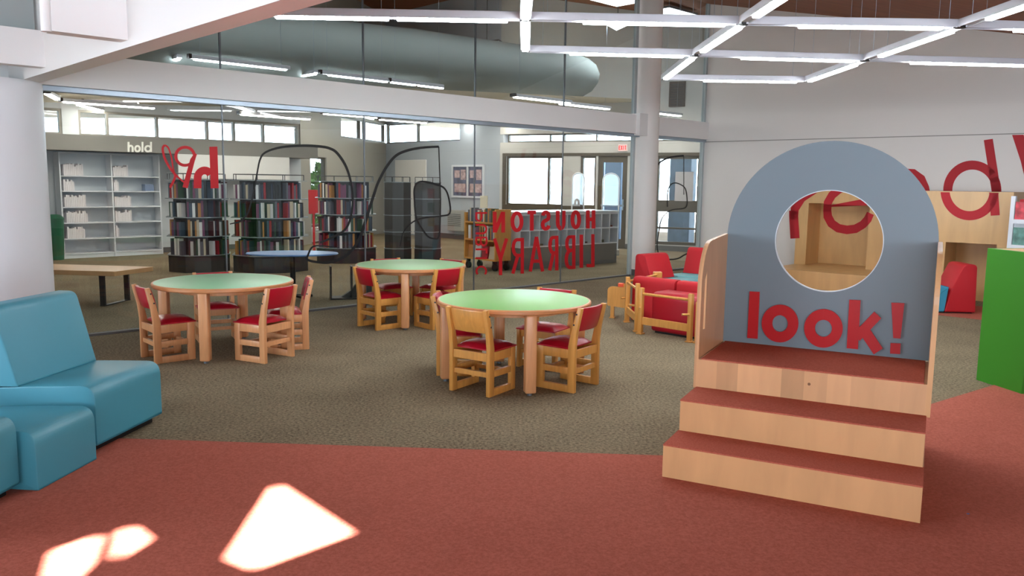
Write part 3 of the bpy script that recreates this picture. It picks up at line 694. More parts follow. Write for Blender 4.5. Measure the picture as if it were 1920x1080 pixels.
# red letters on the panel
def panel_map(u, v, k): q = pnl(u, v); return (q[0], D3-.02-.001-k, q[1])
def pix_letter(quads, t=.016): return solid_quads(MB(), quads, panel_map, t)
def rect(x0, y0, x1, y1, x2, y2, x3, y3): return [[np.array(p, float) for p in ((x0, y0), (x1, y1), (x2, y2), (x3, y3))]]
mb = pix_letter(rect(1406.5, 546, 1425, 547, 1421, 634.5, 1402, 633)); mb.build('letter', M_REDL, st, label='red letter l')
def ell(cx, cy, rx, ry): return [(cx+rx*math.cos(2*math.pi*i/40), cy+ry*math.sin(2*math.pi*i/40)) for i in range(40)]
mb = pix_letter(ribbon(ell(1463.3, 606, 24.5, 25.5), 19.5, True)); mb.build('letter', M_REDL, st, True, label='first red letter o')
mb = pix_letter(ribbon(ell(1544.5, 615, 26, 26), 20, True)); mb.build('letter', M_REDL, st, True, label='second red letter o')
q = rect(1593, 561.5, 1614, 562.5, 1609, 654, 1588, 652)+ribbon([(1606, 632), (1646, 590)], 18)+ribbon([(1615, 610), (1647, 658)], 20)
mb = pix_letter(q); mb.build('letter', M_REDL, st, label='red letter k')
mb = pix_letter(rect(1671.5, 567, 1696, 568, 1688.5, 634, 1675, 633)+rect(1670, 642.5, 1689, 643.5, 1688, 663, 1669, 662)); mb.build('letter', M_REDL, st, label='red exclamation mark')

# ================================================================== TABLES AND CHAIRS
def make_table(name_lab, top_m, x, y, a0, legr=.555):
    t = thing('round_table', name_lab, 'table', (x, y, 0), a0, 'round green tables')
    r = .588; zt_ = .62
    mb = MB(); mb.lathe([(0, zt_-.012), (r-.018, zt_-.012), (r-.018, zt_), (r-.022, zt_+.001), (0, zt_+.001)], 72); mb.build('tabletop', top_m, t, True)
    mb = MB(); mb.lathe([(0, zt_-.036), (r-.008, zt_-.036), (r, zt_-.028), (r, zt_-.008), (r-.007, zt_), (r-.0178, zt_), (r-.0178, zt_-.0125), (0, zt_-.0125)], 72); mb.build('edge_band', M_RIM, t, True)
    ap_ = MB(); ap_.lathe([(.36, zt_-.085), (.38, zt_-.085), (.38, zt_-.037), (.36, zt_-.037), (.36, zt_-.085)], 48); ap_.build('apron', M_BEECH, t, True)
    for k in range(4):
        a = R(90*k); cx, cy = (legr-.03)*math.cos(a), (legr-.03)*math.sin(a)
        m = Matrix.Translation((cx, cy, 0)) @ Matrix.Rotation(a, 4, 'Z')
        lg = MB(); lg.box(-.04, .04, -.04, .04, .02, zt_-.037, .012, 3, m); lo = lg.build('leg', M_BEECH, t, True)
        ft = MB(); ft.cyl((cx, cy, 0), (cx, cy, .02), .018); ft.build('glide', M_ALUG, lo)
    return t
TA = (-2.52, 7.05); TB = (-1.09, 8.68); TC = (.017, 6.15)
make_table('mint-green round table nearest the turquoise sofa', M_MINTT, *TA, -88)
make_table('green round table standing closest to the glass wall', mat('mid_green_laminate', (112, 176, 106), .34, spec=.5), *TB, -89)
make_table('yellow-green round table, the nearest one, with a bare wood-backed chair', M_GREENT, *TC, -77)

def cushion(mb, x0, x1, y0, y1, z0, z1, dome=.02, n=10, taper=0.):
    b = bmesh.new(); g = {}
    for i in range(n+1):
        for j in range(n+1):
            u = i/n*2-1; v = j/n*2-1; e = (1-abs(u)**4)*(1-abs(v)**4)
            sc = 1-taper*(j/n)
            x = (x0+x1)/2+(x1-x0)/2*u*sc; y = (y0+y1)/2+(y1-y0)/2*v
            g[i, j] = (b.verts.new((x, y, z0+(z1-z0)*(.35+.65*min(1, e*2.2))+dome*(1-u*u)*(1-v*v))), b.verts.new((x, y, z0)))
    for i in range(n):
        for j in range(n):
            b.faces.new([g[i, j][0], g[i+1, j][0], g[i+1, j+1][0], g[i, j+1][0]]); b.faces.new([g[i, j][1], g[i, j+1][1], g[i+1, j+1][1], g[i+1, j][1]])
    for i in range(n):
        for (p, q) in (((i, 0), (i+1, 0)), ((i+1, n), (i, n)), ((0, i+1), (0, i)), ((n, i), (n, i+1))):
            b.faces.new([g[p][0], g[p][1], g[q][1], g[q][0]])
    bmesh.ops.recalc_face_normals(b, faces=b.faces[:]); mb._merge(b); return mb
def make_chair(label, wood_m, woodback=False):
    """origin under the middle of the rear posts, sitter faces +y"""
    t = thing('child_chair', label, 'chair', (0, 0, 0), 0)
    for sx_ in (-1, 1):
        x0, x1 = (.147, .180) if sx_ > 0 else (-.180, -.147)
        mb = MB()
        mb.prism([(0, .0), (.058, 0), (.058, .34), (.030, .47), (-.015, .627), (-.049, .622), (-.012, .45), (0, .34)], x0, x1, 'x', .004)
        mb.box(x0+.002, x1-.002, .272, .332, 0, .318, .004); mb.box(x0+.003, x1-.003, .055, .275, 0, .052, .003)
        mb.box(x0+.003, x1-.003, .055, .275, .135, .182, .003); mb.box(x0+.003, x1-.003, .055, .275, .250, .316, .003)
        sf = mb.build('side_frame', wood_m, t, True)
        sc = MB()
        for (yy, zz) in ((.012, .50), (-.010, .578)): sc.cyl((x1 if sx_ > 0 else x0, yy, zz), ((x1+.0015) if sx_ > 0 else (x0-.0015), yy, zz), .007, seg=10)
        sc.build('screws', M_DKMET, sf)
    mb = MB(); mb.box(-.147, .147, .008, .030, .250, .310, .003); mb.box(-.147, .147, .292, .314, .255, .316, .003); mb.build('seat_rail', wood_m, t)
    mb = MB(); mb.box(-.147, .147, .016, .044, .135, .172, .003); mb.box(-.147, .147, .288, .314, .120, .15, .003); mb.build('stretcher', wood_m, t)
    mb = MB(); cushion(mb, -.172, .172, .060, .345, .317, .345, .022, taper=-.02); mb.build('seat', M_RED, t, True)
    # curved backrest between the posts
    def backmesh(th0, th1, zz0, zz1, half, curve=.022):
        b = bmesh.new(); n = 12; rows = []
        for k in range(n+1):
            u = k/n*2-1; bow = -curve*(1-u*u); row = []
            for (zz, e) in ((zz0, .006), (zz0+.012, 0), ((zz0+zz1)/2, -.003), (zz1-.012, 0), (zz1, .006)):
                yc = .030-(zz-.45)/(.627-.45)*.047+bow
                row.append((b.verts.new((u*half, yc+th0+e, zz)), b.verts.new((u*half, yc+th1-e, zz))))
            rows.append(row)
        for A, Bq in zip(rows, rows[1:]):
            for i in range(4):
                b.faces.new((A[i][0], Bq[i][0], Bq[i+1][0], A[i+1][0])); b.faces.new((A[i][1], A[i+1][1], Bq[i+1][1], Bq[i][1]))
            b.faces.new((A[0][0], A[0][1], Bq[0][1], Bq[0][0])); b.faces.new((A[4][1], A[4][0], Bq[4][0], Bq[4][1]))
        for row in (rows[0], rows[-1]):
            for i in range(4): b.faces.new((row[i][0], row[i+1][0], row[i+1][1], row[i][1]))
        bmesh.ops.recalc_face_normals(b, faces=b.faces[:]); return MB()._merge(b)
    if woodback:
        bk = backmesh(-.014, .002, .450, .614, .1475).build('backrest', wood_m, t, True, label='bare wooden back board')
        backmesh(.0022, .020, .460, .604, .135).build('back_pad', M_RED, bk, True)
        sc = MB()
        for xx in (-.085, .085): sc.cyl((xx, -.012, .540), (xx, -.0165+.0, .540), .006, seg=10)
        sc.build('screws', M_DKMET, bk)
    else:
        backmesh(-.018, .016, .445, .618, .146).build('backrest', M_RED, t, True)
    return t
ch0 = make_chair('wood-backed chair with red seat, back to the viewer, at the nearest table', M_PINE, True)
ch0.location = (-.298, 5.654, 0); ch0.rotation_euler = (0, 0, R(-33.5)); ch0['group'] = 'chairs round the nearest table'
c1 = make_chair('red-backed chair at right side of the nearest table', M_PINE)
c1.location = (.56, 5.842, 0); c1.rotation_euler = (0, 0, R(53.8)); c1['group'] = 'chairs round the nearest table'
c2 = make_chair('red-backed chair at left of the mint table, beside the sofa', M_BEECH)
c2.location = (-3.01, 6.59, 0); c2.rotation_euler = (0, 0, R(-48)); c2['group'] = 'chairs round the mint table'
def around(T, deg, dist): a = R(deg); return (T[0]+dist*math.cos(a), T[1]+dist*math.sin(a), 0)
dup(c1, around(TC, 60, .69), 60+90, 'chair on the far side of the nearest table, only its seat and back top showing', 'chairs round the nearest table')
dup(c1, (-.575, 6.37, 0), -92, 'chair tucked at left of the nearest table, half hidden by a table leg', 'chairs round the nearest table')
dup(c2, (-1.935, 6.674, 0), 63.4, 'red-backed chair at the front right of the mint table', 'chairs round the mint table')
dup(c2, around(TA, 118, .67), 118+90, 'chair behind the mint table facing the viewer, seat seen under the top', 'chairs round the mint table')
dup(c2, (-1.86, 7.30, 0), 108, 'chair at the right rear of the mint table, edge of its back showing', 'chairs round the mint table')
dup(c1, (-1.484, 8.201, 0), -46.8, 'red-backed chair at the front left of the table by the glass wall', 'chairs round the table by the glass')
dup(c1, (-.667, 8.259, 0), 42.6, 'red-backed chair at the front right of the table by the glass wall', 'chairs round the table by the glass')
dup(c1, around(TB, 122, .66), 122+90, 'chair behind the table by the glass wall, at its far left', 'chairs round the table by the glass')
dup(c1, around(TB, 55, .68), 55+90, 'chair behind the table by the glass wall, at its far right', 'chairs round the table by the glass')

# ================================================================== TURQUOISE SOFA
def rounded(pts, r, n=6):
    out = []; k = len(pts)
    for i in range(k):
        p = np.array(pts[i][:2], float); rr_ = pts[i][2] if len(pts[i]) > 2 else r
        a = np.array(pts[i-1][:2], float)-p; b_ = np.array(pts[(i+1) % k][:2], float)-p
        a /= np.linalg.norm(a); b_ /= np.linalg.norm(b_)
        if rr_ <= 0: out.append(tuple(p)); continue
        p0 = p+a*rr_; p1 = p+b_*rr_
        for j in range(n+1):
            t = j/n; out.append(tuple((1-t)**2*p0+2*t*(1-t)*p+t*t*p1))
    return out
def sofa(label, x, y, deg, wid, back=True, seat_z=.385, depth=.62, plinth=.05, wback=None, group=None, fm=M_TURQ):
    """origin = middle of the front bottom edge, sitter faces +y (the front face is at y=0, back at negative y)"""
    t = thing('lounge_seat' if back else 'ottoman', label, 'sofa' if back else 'ottoman', (x, y, 0), deg, group)
    if plinth:
        mb = MB(); mb.box(-wid/2+.03, wid/2-.03, -depth+.04, -.05, 0, plinth, .004); mb.build('plinth', M_BLACK, t)
    mb = MB(); prof_ = rounded([(0, plinth, .012), (0, seat_z, .085), (-.30, seat_z-.012, .1), (-depth, seat_z-.03, .01), (-depth, plinth, .012)], .03, 8)
    mb.prism(prof_, -wid/2, wid/2, 'x', .008, 2)
    if wback:
        for v in mb.bm.verts: v.co.x *= 1+(wback/wid-1)*(-v.co.y/depth)
    mb.build('seat', fm, t, True)
    if back:
        mb = MB(); prof_ = rounded([(-.435, seat_z-.028, .012), (-.555, .80, .045), (-.70, .80, .04), (-.70, plinth, .01), (-depth-.001, plinth, .005), (-depth-.001, seat_z-.028, .005)], .03, 8)
        mb.prism(prof_, -wid/2+.002, wid/2-.002, 'x', .008, 2)
        if wback:
            for v in mb.bm.verts: v.co.x *= 1+(wback/wid-1)*(-v.co.y/depth)
        mb.build('backrest', fm, t, True)
    return t
sofa('turquoise vinyl lounge seat with high back, next to the white column', -2.205, 4.59, -90+(-7.4)+360-0, .64, True, .385, .62, .05, .70, 'turquoise lounge seats')
sofa('low turquoise vinyl seat block without a back, between the two lounge seats', -2.235, 3.965, -96.2+0, .46, False, .30, .62, .0)
sofa('turquoise lounge seat cut off by the left edge of the view', -2.345, 3.40, -93.2, .62, True, .385, .62, .05, .66, 'turquoise lounge seats')

# ================================================================== PLAY AREA
def wedge_chair(label, x, y, deg, wid=.52, seat_m=M_TEAL, hh=.60, group=None, rear=.30, sd=.42):
    """sitter faces +y; origin under the middle of the rear edge"""
    t = thing('foam_chair', label, 'chair', (x, y, 0), deg, group)
    mb = MB(); mb.prism(rounded([(0, .02, .02), (rear+.06, .02, .02), (rear, .30, .02), (.17, hh, .045), (.02, hh, .05)], .02, 6), -wid/2, wid/2, 'x', .014, 2); mb.build('backrest', M_REDF, t, True)
    mb = MB(); mb.prism(rounded([(rear+.062, .02, .02), (rear+sd, .02, .02), (rear+sd, .33, .05), (rear+.03, .32, .01)], .02, 6), -wid/2, wid/2, 'x', .012, 2); mb.build('seat', seat_m, t, True)
    mb = MB(); mb.box(-wid/2+.03, wid/2-.03, .03, rear+sd-.04, 0, .02); mb.build('plinth', M_BLACK, t)
    return t
dn = np.array([.716, -.698]); nw = np.array([.698, .716]); P1 = np.array([1.334, 8.128])
def atf(a, b): return P1+dn*a+nw*b
p = atf(.30, .10)
t = thing('foam_block', 'dark red foam block lying against the front wooden rail', 'foam block', (p[0], p[1], 0), -44.3)
mb = MB(); mb.prism(rounded([(0, .02, .04), (.34, .02, .04), (.34, .42, .07), (0, .42, .07)], .04, 8), -.27, .27, 'x', .012, 2); mb.build('body', M_RED, t, True)
mb = MB(); mb.box(-.24, .24, .03, .31, 0, .0198); mb.build('plinth', M_BLACK, t)
p = atf(-.25, .50); wedge_chair('red foam chair behind the dark red block, left one of the pair', p[0], p[1], -44.3, .54, M_REDF, .50, 'red foam chairs behind the block', .26, .34)
p = atf(.31, .50); wedge_chair('red foam chair behind the dark red block, right one beside the stand', p[0], p[1], -44.3, .54, M_REDF, .50, 'red foam chairs behind the block', .26, .34)
wedge_chair('red and teal foam chair standing in front of the round white column', 1.74, 10.55, -138, .48, hh=.62)
wedge_chair('red and teal foam chair by the glass corner behind the stand', 2.74, 11.0, 140, .62, hh=.66)
wedge_chair('red foam chair with blue seat in front of the maple wall unit', 5.60, 9.88, 86, .42, M_SKYB, .60)
# wooden rail panels
def post(mb, x, y, h=.47, w=.045): mb.box(x-w/2, x+w/2, y-w/2, y+w/2, .012, h, .006); mb.box(x-w*.75, x+w*.75, y-w*.75, y+w*.75, 0, .0118, .003)
def rail_panel(label, x, y, deg, L_, h=.47):
    t = thing('play_rail', label, 'play fence', (x, y, 0), deg, 'birch play rails')
    for xx in (0, L_): mb = MB(); post(mb, xx, 0, h); mb.build('post', M_PINE, t, True)
    mb = MB(); mb.cyl((.02, 0, h-.06), (L_-.02, 0, h-.06), .014); mb.build('top_rail', M_PINE, t, True)
    mb = MB(); mb.box(.022, L_-.022, -.012, .012, .10, .175, .004); mb.build('bottom_rail', M_PINE, t)
    for xx in (0, L_):
        mb = MB(); mb.cyl((xx, -.022, .27), (xx+(.05 if xx == 0 else -.05), -.075, .27), .011); mb.build('peg', M_PINE, t, True)
    return t
rail_panel('birch play rail facing the viewer in front of the red foam chairs', P1[0]-.03, P1[1]-.03, -44.3, .575)
p2 = np.array([1.281, 8.20]); rail_panel('birch play rail set at an angle, left end of the enclosure', 1.262, 8.80, -88, .58, .50)
p = atf(.60, -.02); mb = MB(); post(mb, 0, 0, .40); mb.box(.02, .22, -.012, .012, .30, .36, .004); mb.box(.02, .22, -.012, .012, .04, .09, .004)
tag(mb.build('hinge_post', M_PINE, frame=Frame(p[0]+.03, p[1]-.04, -30)), 'short birch post with two boards, next to the stand side', 'post')
e_ = Z(1148, 596)
t = thing('play_fence_end', 'birch end panel with a stepped top, leftmost piece of the play fence', 'play fence', (e_[0], e_[1], 0), -20)
mb = MB(); mb.prism(rounded([(-.06, .14, .02), (.17, .12, .01), (.17, .40, .01), (.13, .40, .01), (.09, .36, .03), (-.02, .36, .02), (-.06, .34, .03)], .01, 4), -.012, .012, 'y'); mb.build('board', M_PINE, t, True)
mb = MB(); mb.box(-.02, .02, -.02, .02, 0, .139, .003); mb.box(-.03, .03, -.03, .03, .0, .012, .002); mb.build('leg', M_PINE, t)
mb = MB(); mb.box(.06, .12, -.03, .03, .362, .40, .004); mb.build('handle_block', mat('orange_plastic', (224, 84, 48), .4), t)
pj = Z(1180, 531, .47); pk = Z(1232, 524, .47)
t = thing('hand_rail', 'thin birch dowel with a block end, sloping back above the red foam chair', 'play fence', (1.30, 8.86, 0), 0)
mb = MB(); mb.cyl((0, 0, .45), (.40, .62, .45), .013); mb.build('dowel', M_PINE, t, True)
mb = MB(); mb.box(.36, .46, .60, .68, .40, .485, .01); mb.build('block', M_PINE, t)
mb = MB(); mb.box(.385, .425, .62, .66, 0, .399, .004); mb.box(-.025, .0, -.02, .02, 0, .47, .004); mb.build('post', M_PINE, t)

# green bookcase at the right edge
gb = Frame(3.685, 6.293, -80.3)
t = thing('green_bookcase', 'bright green bookcase at the right edge of the view', 'bookcase', tuple(gb.o), gb.deg)
mb = MB(); mb.box(0, .46, 0, .03, 0, 1.045, .003); mb.build('side_panel', M_GREEN, t)
mb = MB(); mb.box(0, .46, 1.07, 1.10, 0, 1.045, .003); mb.build('side_panel', M_GREEN, t)
mb = MB(); mb.box(0, .025, .031, 1.069, 0.02, 1.045); mb.build('back_panel', M_GREEN, t)
for z in (.06, .38, .70, 1.02): mb = MB(); mb.box(.026, .455, .031, 1.069, z, z+.024); mb.build('shelf', M_MAPLE, t)
# magazine rack far right
pr = Z(1898, 560); fr = Frame(*(lambda d: d/np.linalg.norm(d)*11.35)(ray(1893, 400)[:2]), -50)
t = thing('magazine_rack', 'white rack of colourful picture books at the right edge, beside the wall unit', 'rack', (fr.o[0], fr.o[1], 0), -50)
mb = MB(); mb.box(0, .05, 0, .05, 0, 1.42, .004); mb.build('post', M_SHELFW, t)
mb = MB(); mb.box(.051, .9, .02, .04, .1, 1.30); 
for z in (.2, .5, .8, 1.1): mb.box(.052, .9, -.06, .019, z, z+.012); mb.box(.052, .9, -.072, -.061, z, z+.05)
mb.build('display_shelf', M_SHELFW, t)
for i, (z, rgb) in enumerate(((1.115, (190, 60, 70)), (.815, (90, 130, 120)), (.515, (210, 160, 60)))):
    mb = MB(); mb.box(.07, .26, -.04, -.02, 0, .24, .002); o = mb.build('picture_book', mat('cover_%d' % i, rgb, .4, noise=.6, nscale=12)); o.location = t.location+Vector((0, 0, z)); o.rotation_euler = t.rotation_euler
    tag(o, 'picture book on the %s ledge of the white rack' % ('top', 'second', 'third')[i], 'book', 'picture books on the rack')

# ================================================================== MAPLE WALL UNIT WITH NICHES
U = RW
F1 = -1.55                                              # front plane offset
tu0 = U.px(1489.5, 480, -.60)[0]
F0 = -.60
t = thing('maple_wall_unit', 'long maple wall unit with recessed seating niches under the big red writing', 'wall unit', tuple(U.o), U.deg)
ztop = U.px(1830, 359.5, F1)[2]
n0, n1 = U.px(1513, 440, F0)[0], U.px(1627, 440, F0)[0]; nz = U.px(1570, 382, F0)[2]; bz = .27
tm = U.px(1655, 470, F0)[0]
t1a, t1b = U.px(1700, 480, F1)[0], U.px(1893, 450, F1)[0]
m0, m1 = U.px(1768, 520, F1)[0], U.px(1864, 520, F1)[0]; mz = U.px(1816, 456, F1)[2]
zt0 = ztop+.0
mb = MB(); mb.box(tu0, n0, F0, -.01, bz, zt0); mb.box(n1, tm+.9, F0, -.01, bz, zt0); mb.box(n0, n1, F0, -.01, nz, zt0); mb.build('niche_surround', M_MAPLEU, t)
mb = MB(); mb.box(n0, n1, -.10, -.011, bz, nz); nbk = mb.build('niche_back', M_MAPLEU, t)
bt0, bt1 = U.px(1440, 520, F1)[0], m0-.15
mb = MB(); mb.box(bt0, t1a, F1, F0-.001, 0, bz, .004); mb.box(tu0, tm+.9, F0, -.01, 0, bz-.001); mb.build('bench', M_MAPLEU, t)
mb = MB(); mb.box(t1a, m0, F1, F0-.002, 0, ztop); mb.box(m1, t1b, F1, F0-.002, 0, ztop); mb.box(m0, m1, F1, F0-.002, mz, ztop); mb.build('niche_surround', M_MAPLEU, t)
mb = MB(); mb.box(m0, m1, F1+.55, F0-.003, .0, mz); mb.build('niche_back', M_MAPLEU, t)
mb = MB(); mb.box(tm+.9, t1b, F0-.001, -.01, 0, ztop); mb.build('carcass', M_MAPLEU, t)
mb = MB(); mb.box(m1, t1b, F1-.012, F1-.0005, 0, .09); mb.box(bt0, m0, F1-.012, F1-.0005, 0, .012); mb.build('kickboard', M_BASE, t)
# dark notch
print('unit', tu0, n0, n1, nz, tm, t1a, t1b, m0, m1, mz, ztop)

# the big red word, painted across wall and unit
def bis(bm_, co, no, keep):
    geom = bm_.verts[:]+bm_.edges[:]+bm_.faces[:]
    bmesh.ops.bisect_plane(bm_, geom=geom, plane_co=co, plane_no=no, clear_outer=not keep, clear_inner=keep)
def flat(quads):
    b = bmesh.new()
    for q in quads: b.faces.new([b.verts.new((p[0], -p[1], 0)) for p in q])
    return b
def clip(quads, halfplanes):
    """halfplanes: (x, y, nx, ny) keep the side where (p-(x,y)).(nx,ny) > 0, pixel coords"""
    b = flat(quads)
    for (x, y, nx, ny) in halfplanes: bis(b, (x, -y, 0), (nx, -ny, 0), True)
    return b
def paint(b, off, eps=.004, shift=0.):
    me_pts = {}
    for v in b.verts:
        q = U.px(v.co.x+shift, -v.co.y, off-eps); v.co = (q[0], off-eps, q[2])
    if b.faces:
        r_ = bmesh.ops.extrude_face_region(b, geom=b.faces[:])
        for g in r_['geom']:
            if isinstance(g, bmesh.types.BMVert): g.co.y = off-.0008
    return b
topl = (1760, 357.5, .008, -1.)                          # upper edge of the unit
d_q = ribbon(ell(1830.5, 347, 57, 58), 18.5, True)
d_q = ribbon([(1823+46*math.cos(R(a)), 357+47.5*math.sin(R(a))) for a in range(0, 360, 6)], 17, True)
d_stem = ribbon([(1853, 261.5), (1868, 360), (1871, 404)], 17)
a_q = ribbon([(1660, 372), (1664, 350), (1676, 334), (1694, 325), (1712, 326), (1726, 336), (1733, 352), (1737, 372)], 18)
ex1 = ribbon([(1905, 240), (1922, 300), (1934, 360)], [22, 17, 12]); ex2 = ribbon([(1913, 385), (1935, 383)], 22)
UPW = (1400, 357, .009, -1.)
LOWU = (1400, 357, -.009, 1.)
def add_piece(quads, planes, off, name, parent, label, shift=0., cat=None):
    mb = MB(); mb._merge(paint(clip(quads, planes), off, shift=shift))
    if not mb.bm.faces: mb.bm.free(); return
    if parent is None:
        o = mb.build(name, M_REDW, None, False, U); tag(o, label, 'wall lettering', 'red writing on the right wall')
    else: o = mb.build(name, M_REDW, parent, label=label)
    return o
seam_h = (1400, 265.5, 0.025, 1.)
add_piece(d_q+d_stem, [UPW], 0, 'painted_letter', None, 'upper half of the red letter d painted on the right wall')
add_piece(d_q+d_stem, [LOWU], F1, 'painted_letter', t, 'lower half of the red letter d', shift=-5)
add_piece(a_q, [UPW], 0, 'painted_letter', None, 'red letter a on the right wall, mostly hidden by the grey arch')
add_piece(ex1, [UPW, seam_h], 0, 'painted_letter', None, 'red exclamation mark on the wall at the right edge')
add_piece(ex2, [LOWU], F1, 'painted_dot', t, 'red dot of the exclamation mark')
r_q = ribbon([(1490.5, 447), (1488, 405), (1488, 395)], 17)+ribbon([(1489, 412), (1490, 392), (1504, 372), (1530, 359)], [14, 15, 13, 6])
cx0, cy0 = 1590, 402
e_q = ribbon([(1551, 396), (1552, 380), (1560, 366), (1573, 355), (1590, 349), (1606, 350), (1622, 358), (1633, 371)], 15)
e_q += ribbon([(1551, 394), (1552, 406), (1559, 419), (1572, 428), (1588, 431), (1604, 429), (1618, 421), (1627, 411), (1632, 400)], [15, 16, 16, 16, 16, 16, 15, 15, 14])
e_q += ribbon([(1556, 386.5), (1630, 378)], [3, 14])
left_of = (1489.5, 400, -1, 0.); right_of = (1489.5, 400, 1, 0.)
above_n = (1500, 382.0, .03, -1.); below_n = (1500, 382.0, -.03, 1.)
add_piece(r_q, [left_of], 0, 'painted_letter', None, 'left strip of the red letter r on the wall, seen through the hole')
add_piece(r_q, [right_of], F0, 'painted_letter', t, 'red letter r')
add_piece(e_q, [(1500, 382, .03, -1.)], F0, 'painted_letter', t, 'top of the red letter e')
add_piece(e_q, [below_n, (1627, 400, -1, 0)], -.10, 'painted_letter', t, 'bowl of the red letter e inside the niche')
add_piece(e_q, [below_n, (1627, 400, 1, 0)], F0, 'painted_letter', t, 'tip of the red letter e')

# ================================================================== LETTERING ON THE GLASS
def word_on_glass(word, maps, w, label):
    t = thing('glass_lettering', label, 'window lettering', tuple(GL.o), GL.deg, 'red lettering on the glass wall')
    for ch, mf in zip(word, maps):
        solid_quads(MB(), letter_quads(ch, mf, w if ch != 'I' or w < 5 else 6.5), on_frame(GL, -.0062), .0012).build('letter', M_REDV, t)
def bmap(x0, x1, yt, yb, w): return lambda a, b: (x1-w/2-(x1-x0-w)*a, yb-(yb-yt)*b)
word_on_glass('HOUSTON', [bmap(*q, 7) for q in [(1097, 1118, 394, 428.5), (1068, 1091, 395, 429), (1040.5, 1062, 395, 430.5), (1012, 1034.5, 395.5, 431.5), (985.5, 1008.5, 395.5, 432.5), (955, 983.5, 396.5, 435), (921.5, 949.5, 397, 436)]], 7, 'mirrored bold red word HOUSTON on the glass wall')
word_on_glass('LIBRARY', [bmap(*q, 6.2) for q in [(1096, 1117, 439, 500.5), (1087, 1093, 440, 502), (1057, 1081, 441, 504), (1026, 1049, 442, 507), (990, 1021.5, 444, 509), (956.5, 985, 446, 513), (923, 954, 447, 516)]], 6.2, 'mirrored tall red word LIBRARY on the glass wall below the bold word')
word_on_glass('PUBLIC', [(lambda a, b, y0=y0, y1=y1: (913-21*b, y0+(y1-y0)*a)) for (y0, y1) in [(397, 416), (419, 440), (443, 462), (466, 476), (480, 488), (497, 518)]], 3.4, 'mirrored red word PUBLIC running down the glass wall')
# red h-e-l pieces
qh = ribbon([(400, 275), (402.5, 353)], 15)+ribbon([(370.5, 353), (370.5, 336)]+arc(383.5, 334, 13, 14.5, 180, 330, 12), 14.5)
qe = ribbon(ell(347, 293, 17.5, 17), 5.5, True)+ribbon([(367, 288), (361, 300), (347, 352)], [5, 9, 10])
ql = ribbon(smooth_pts([(309, 272), (305, 279), (309, 297), (318, 314), (327, 326), (328, 333), (319, 352)], 4), 4.5)+ribbon(smooth_pts([(309, 272), (316, 278), (322, 298), (326, 322), (338, 336), (346, 342)], 4), 3)
for q, lab in ((qh, 'red mirrored letter h on the glass in front of the white panel'), (qe, 'red ring-shaped letter on the glass, left of the bold red h'), (ql, 'thin looped red letter on the glass right of the white hold shelf')):
    mb = solid_quads(MB(), q, on_frame(GL, -.0062), .0012); tag(mb.build('glass_letter', M_REDV, None, False, GL), lab, 'window lettering', 'red lettering on the glass wall')
# black outline drawings
def outline(paths, name, label):
    qs = []
    for pts, w in paths:
        sp = smooth_pts(pts, 5); qs += ribbon(sp, w if not isinstance(w, list) else list(np.interp(np.linspace(0, 1, len(sp)), np.linspace(0, 1, len(w)), w)))
    mb = solid_quads(MB(), qs, on_frame(GL, -.0062), .0012); return tag(mb.build(name, M_INK, None, False, GL), label, 'window drawing', 'black outlines on the glass wall')
outline([([(431, 420), (440, 418), (450, 415), (464, 400), (474, 368), (482, 325), (488, 298), (499, 285), (528, 276), (568, 273), (603, 275), (620, 279), (632, 287), (646, 307), (655, 330), (660, 356), (661, 385), (655, 416), (643, 434), (617, 448), (600, 455)], [2, 3, 3, 3, 4, 5, 5, 5, 4, 4, 4, 4])],
        'glass_outline', 'large black hooked outline on the glass between the book carousels')
outline([([(822.6, 275), (790, 277), (761, 283), (741, 293), (724, 314), (709, 342), (701, 365), (692, 393), (683, 422), (672, 451), (652, 477), (623, 491), (597, 491.7), (577, 487), (578, 477), (586, 463), (603, 461), (629, 464)], [4, 5, 5, 5, 6, 5, 5, 4, 3, 2]),
         ([(822.6, 275), (825, 345), (826, 388), (823, 442), (812, 447), (801, 442), (787, 422), (779.6, 405), (777, 376), (777, 353), (784, 342), (798, 341), (818, 346), (833, 353), (841, 370), (843.6, 399), (827, 405), (798, 408), (778, 414), (764, 425), (755, 439), (750, 462)], [2, 2, 3, 3, 3, 3, 4, 3, 3, 3, 2, 1.5])],
        'glass_outline', 'black looping outline on the glass above the table by the glass wall')
outline([([(1227, 330), (1227, 318), (1238, 304), (1257, 295), (1282, 292)], 3), ([(1282, 292), (1282, 350), (1282, 365)], 1.2),
         ([(1235, 478), (1232, 460), (1235, 436), (1240, 412), (1250, 399), (1262, 393), (1281, 391), (1288, 384), (1287, 362), (1282, 350), (1267, 343), (1256, 348), (1251.6, 364), (1251.6, 388)], 2), ([(1240, 479), (1250, 486), (1270, 485), (1285, 477), (1301, 471)], 2.4)],
        'glass_outline', 'black outline on the narrow glass pane right of the round column')

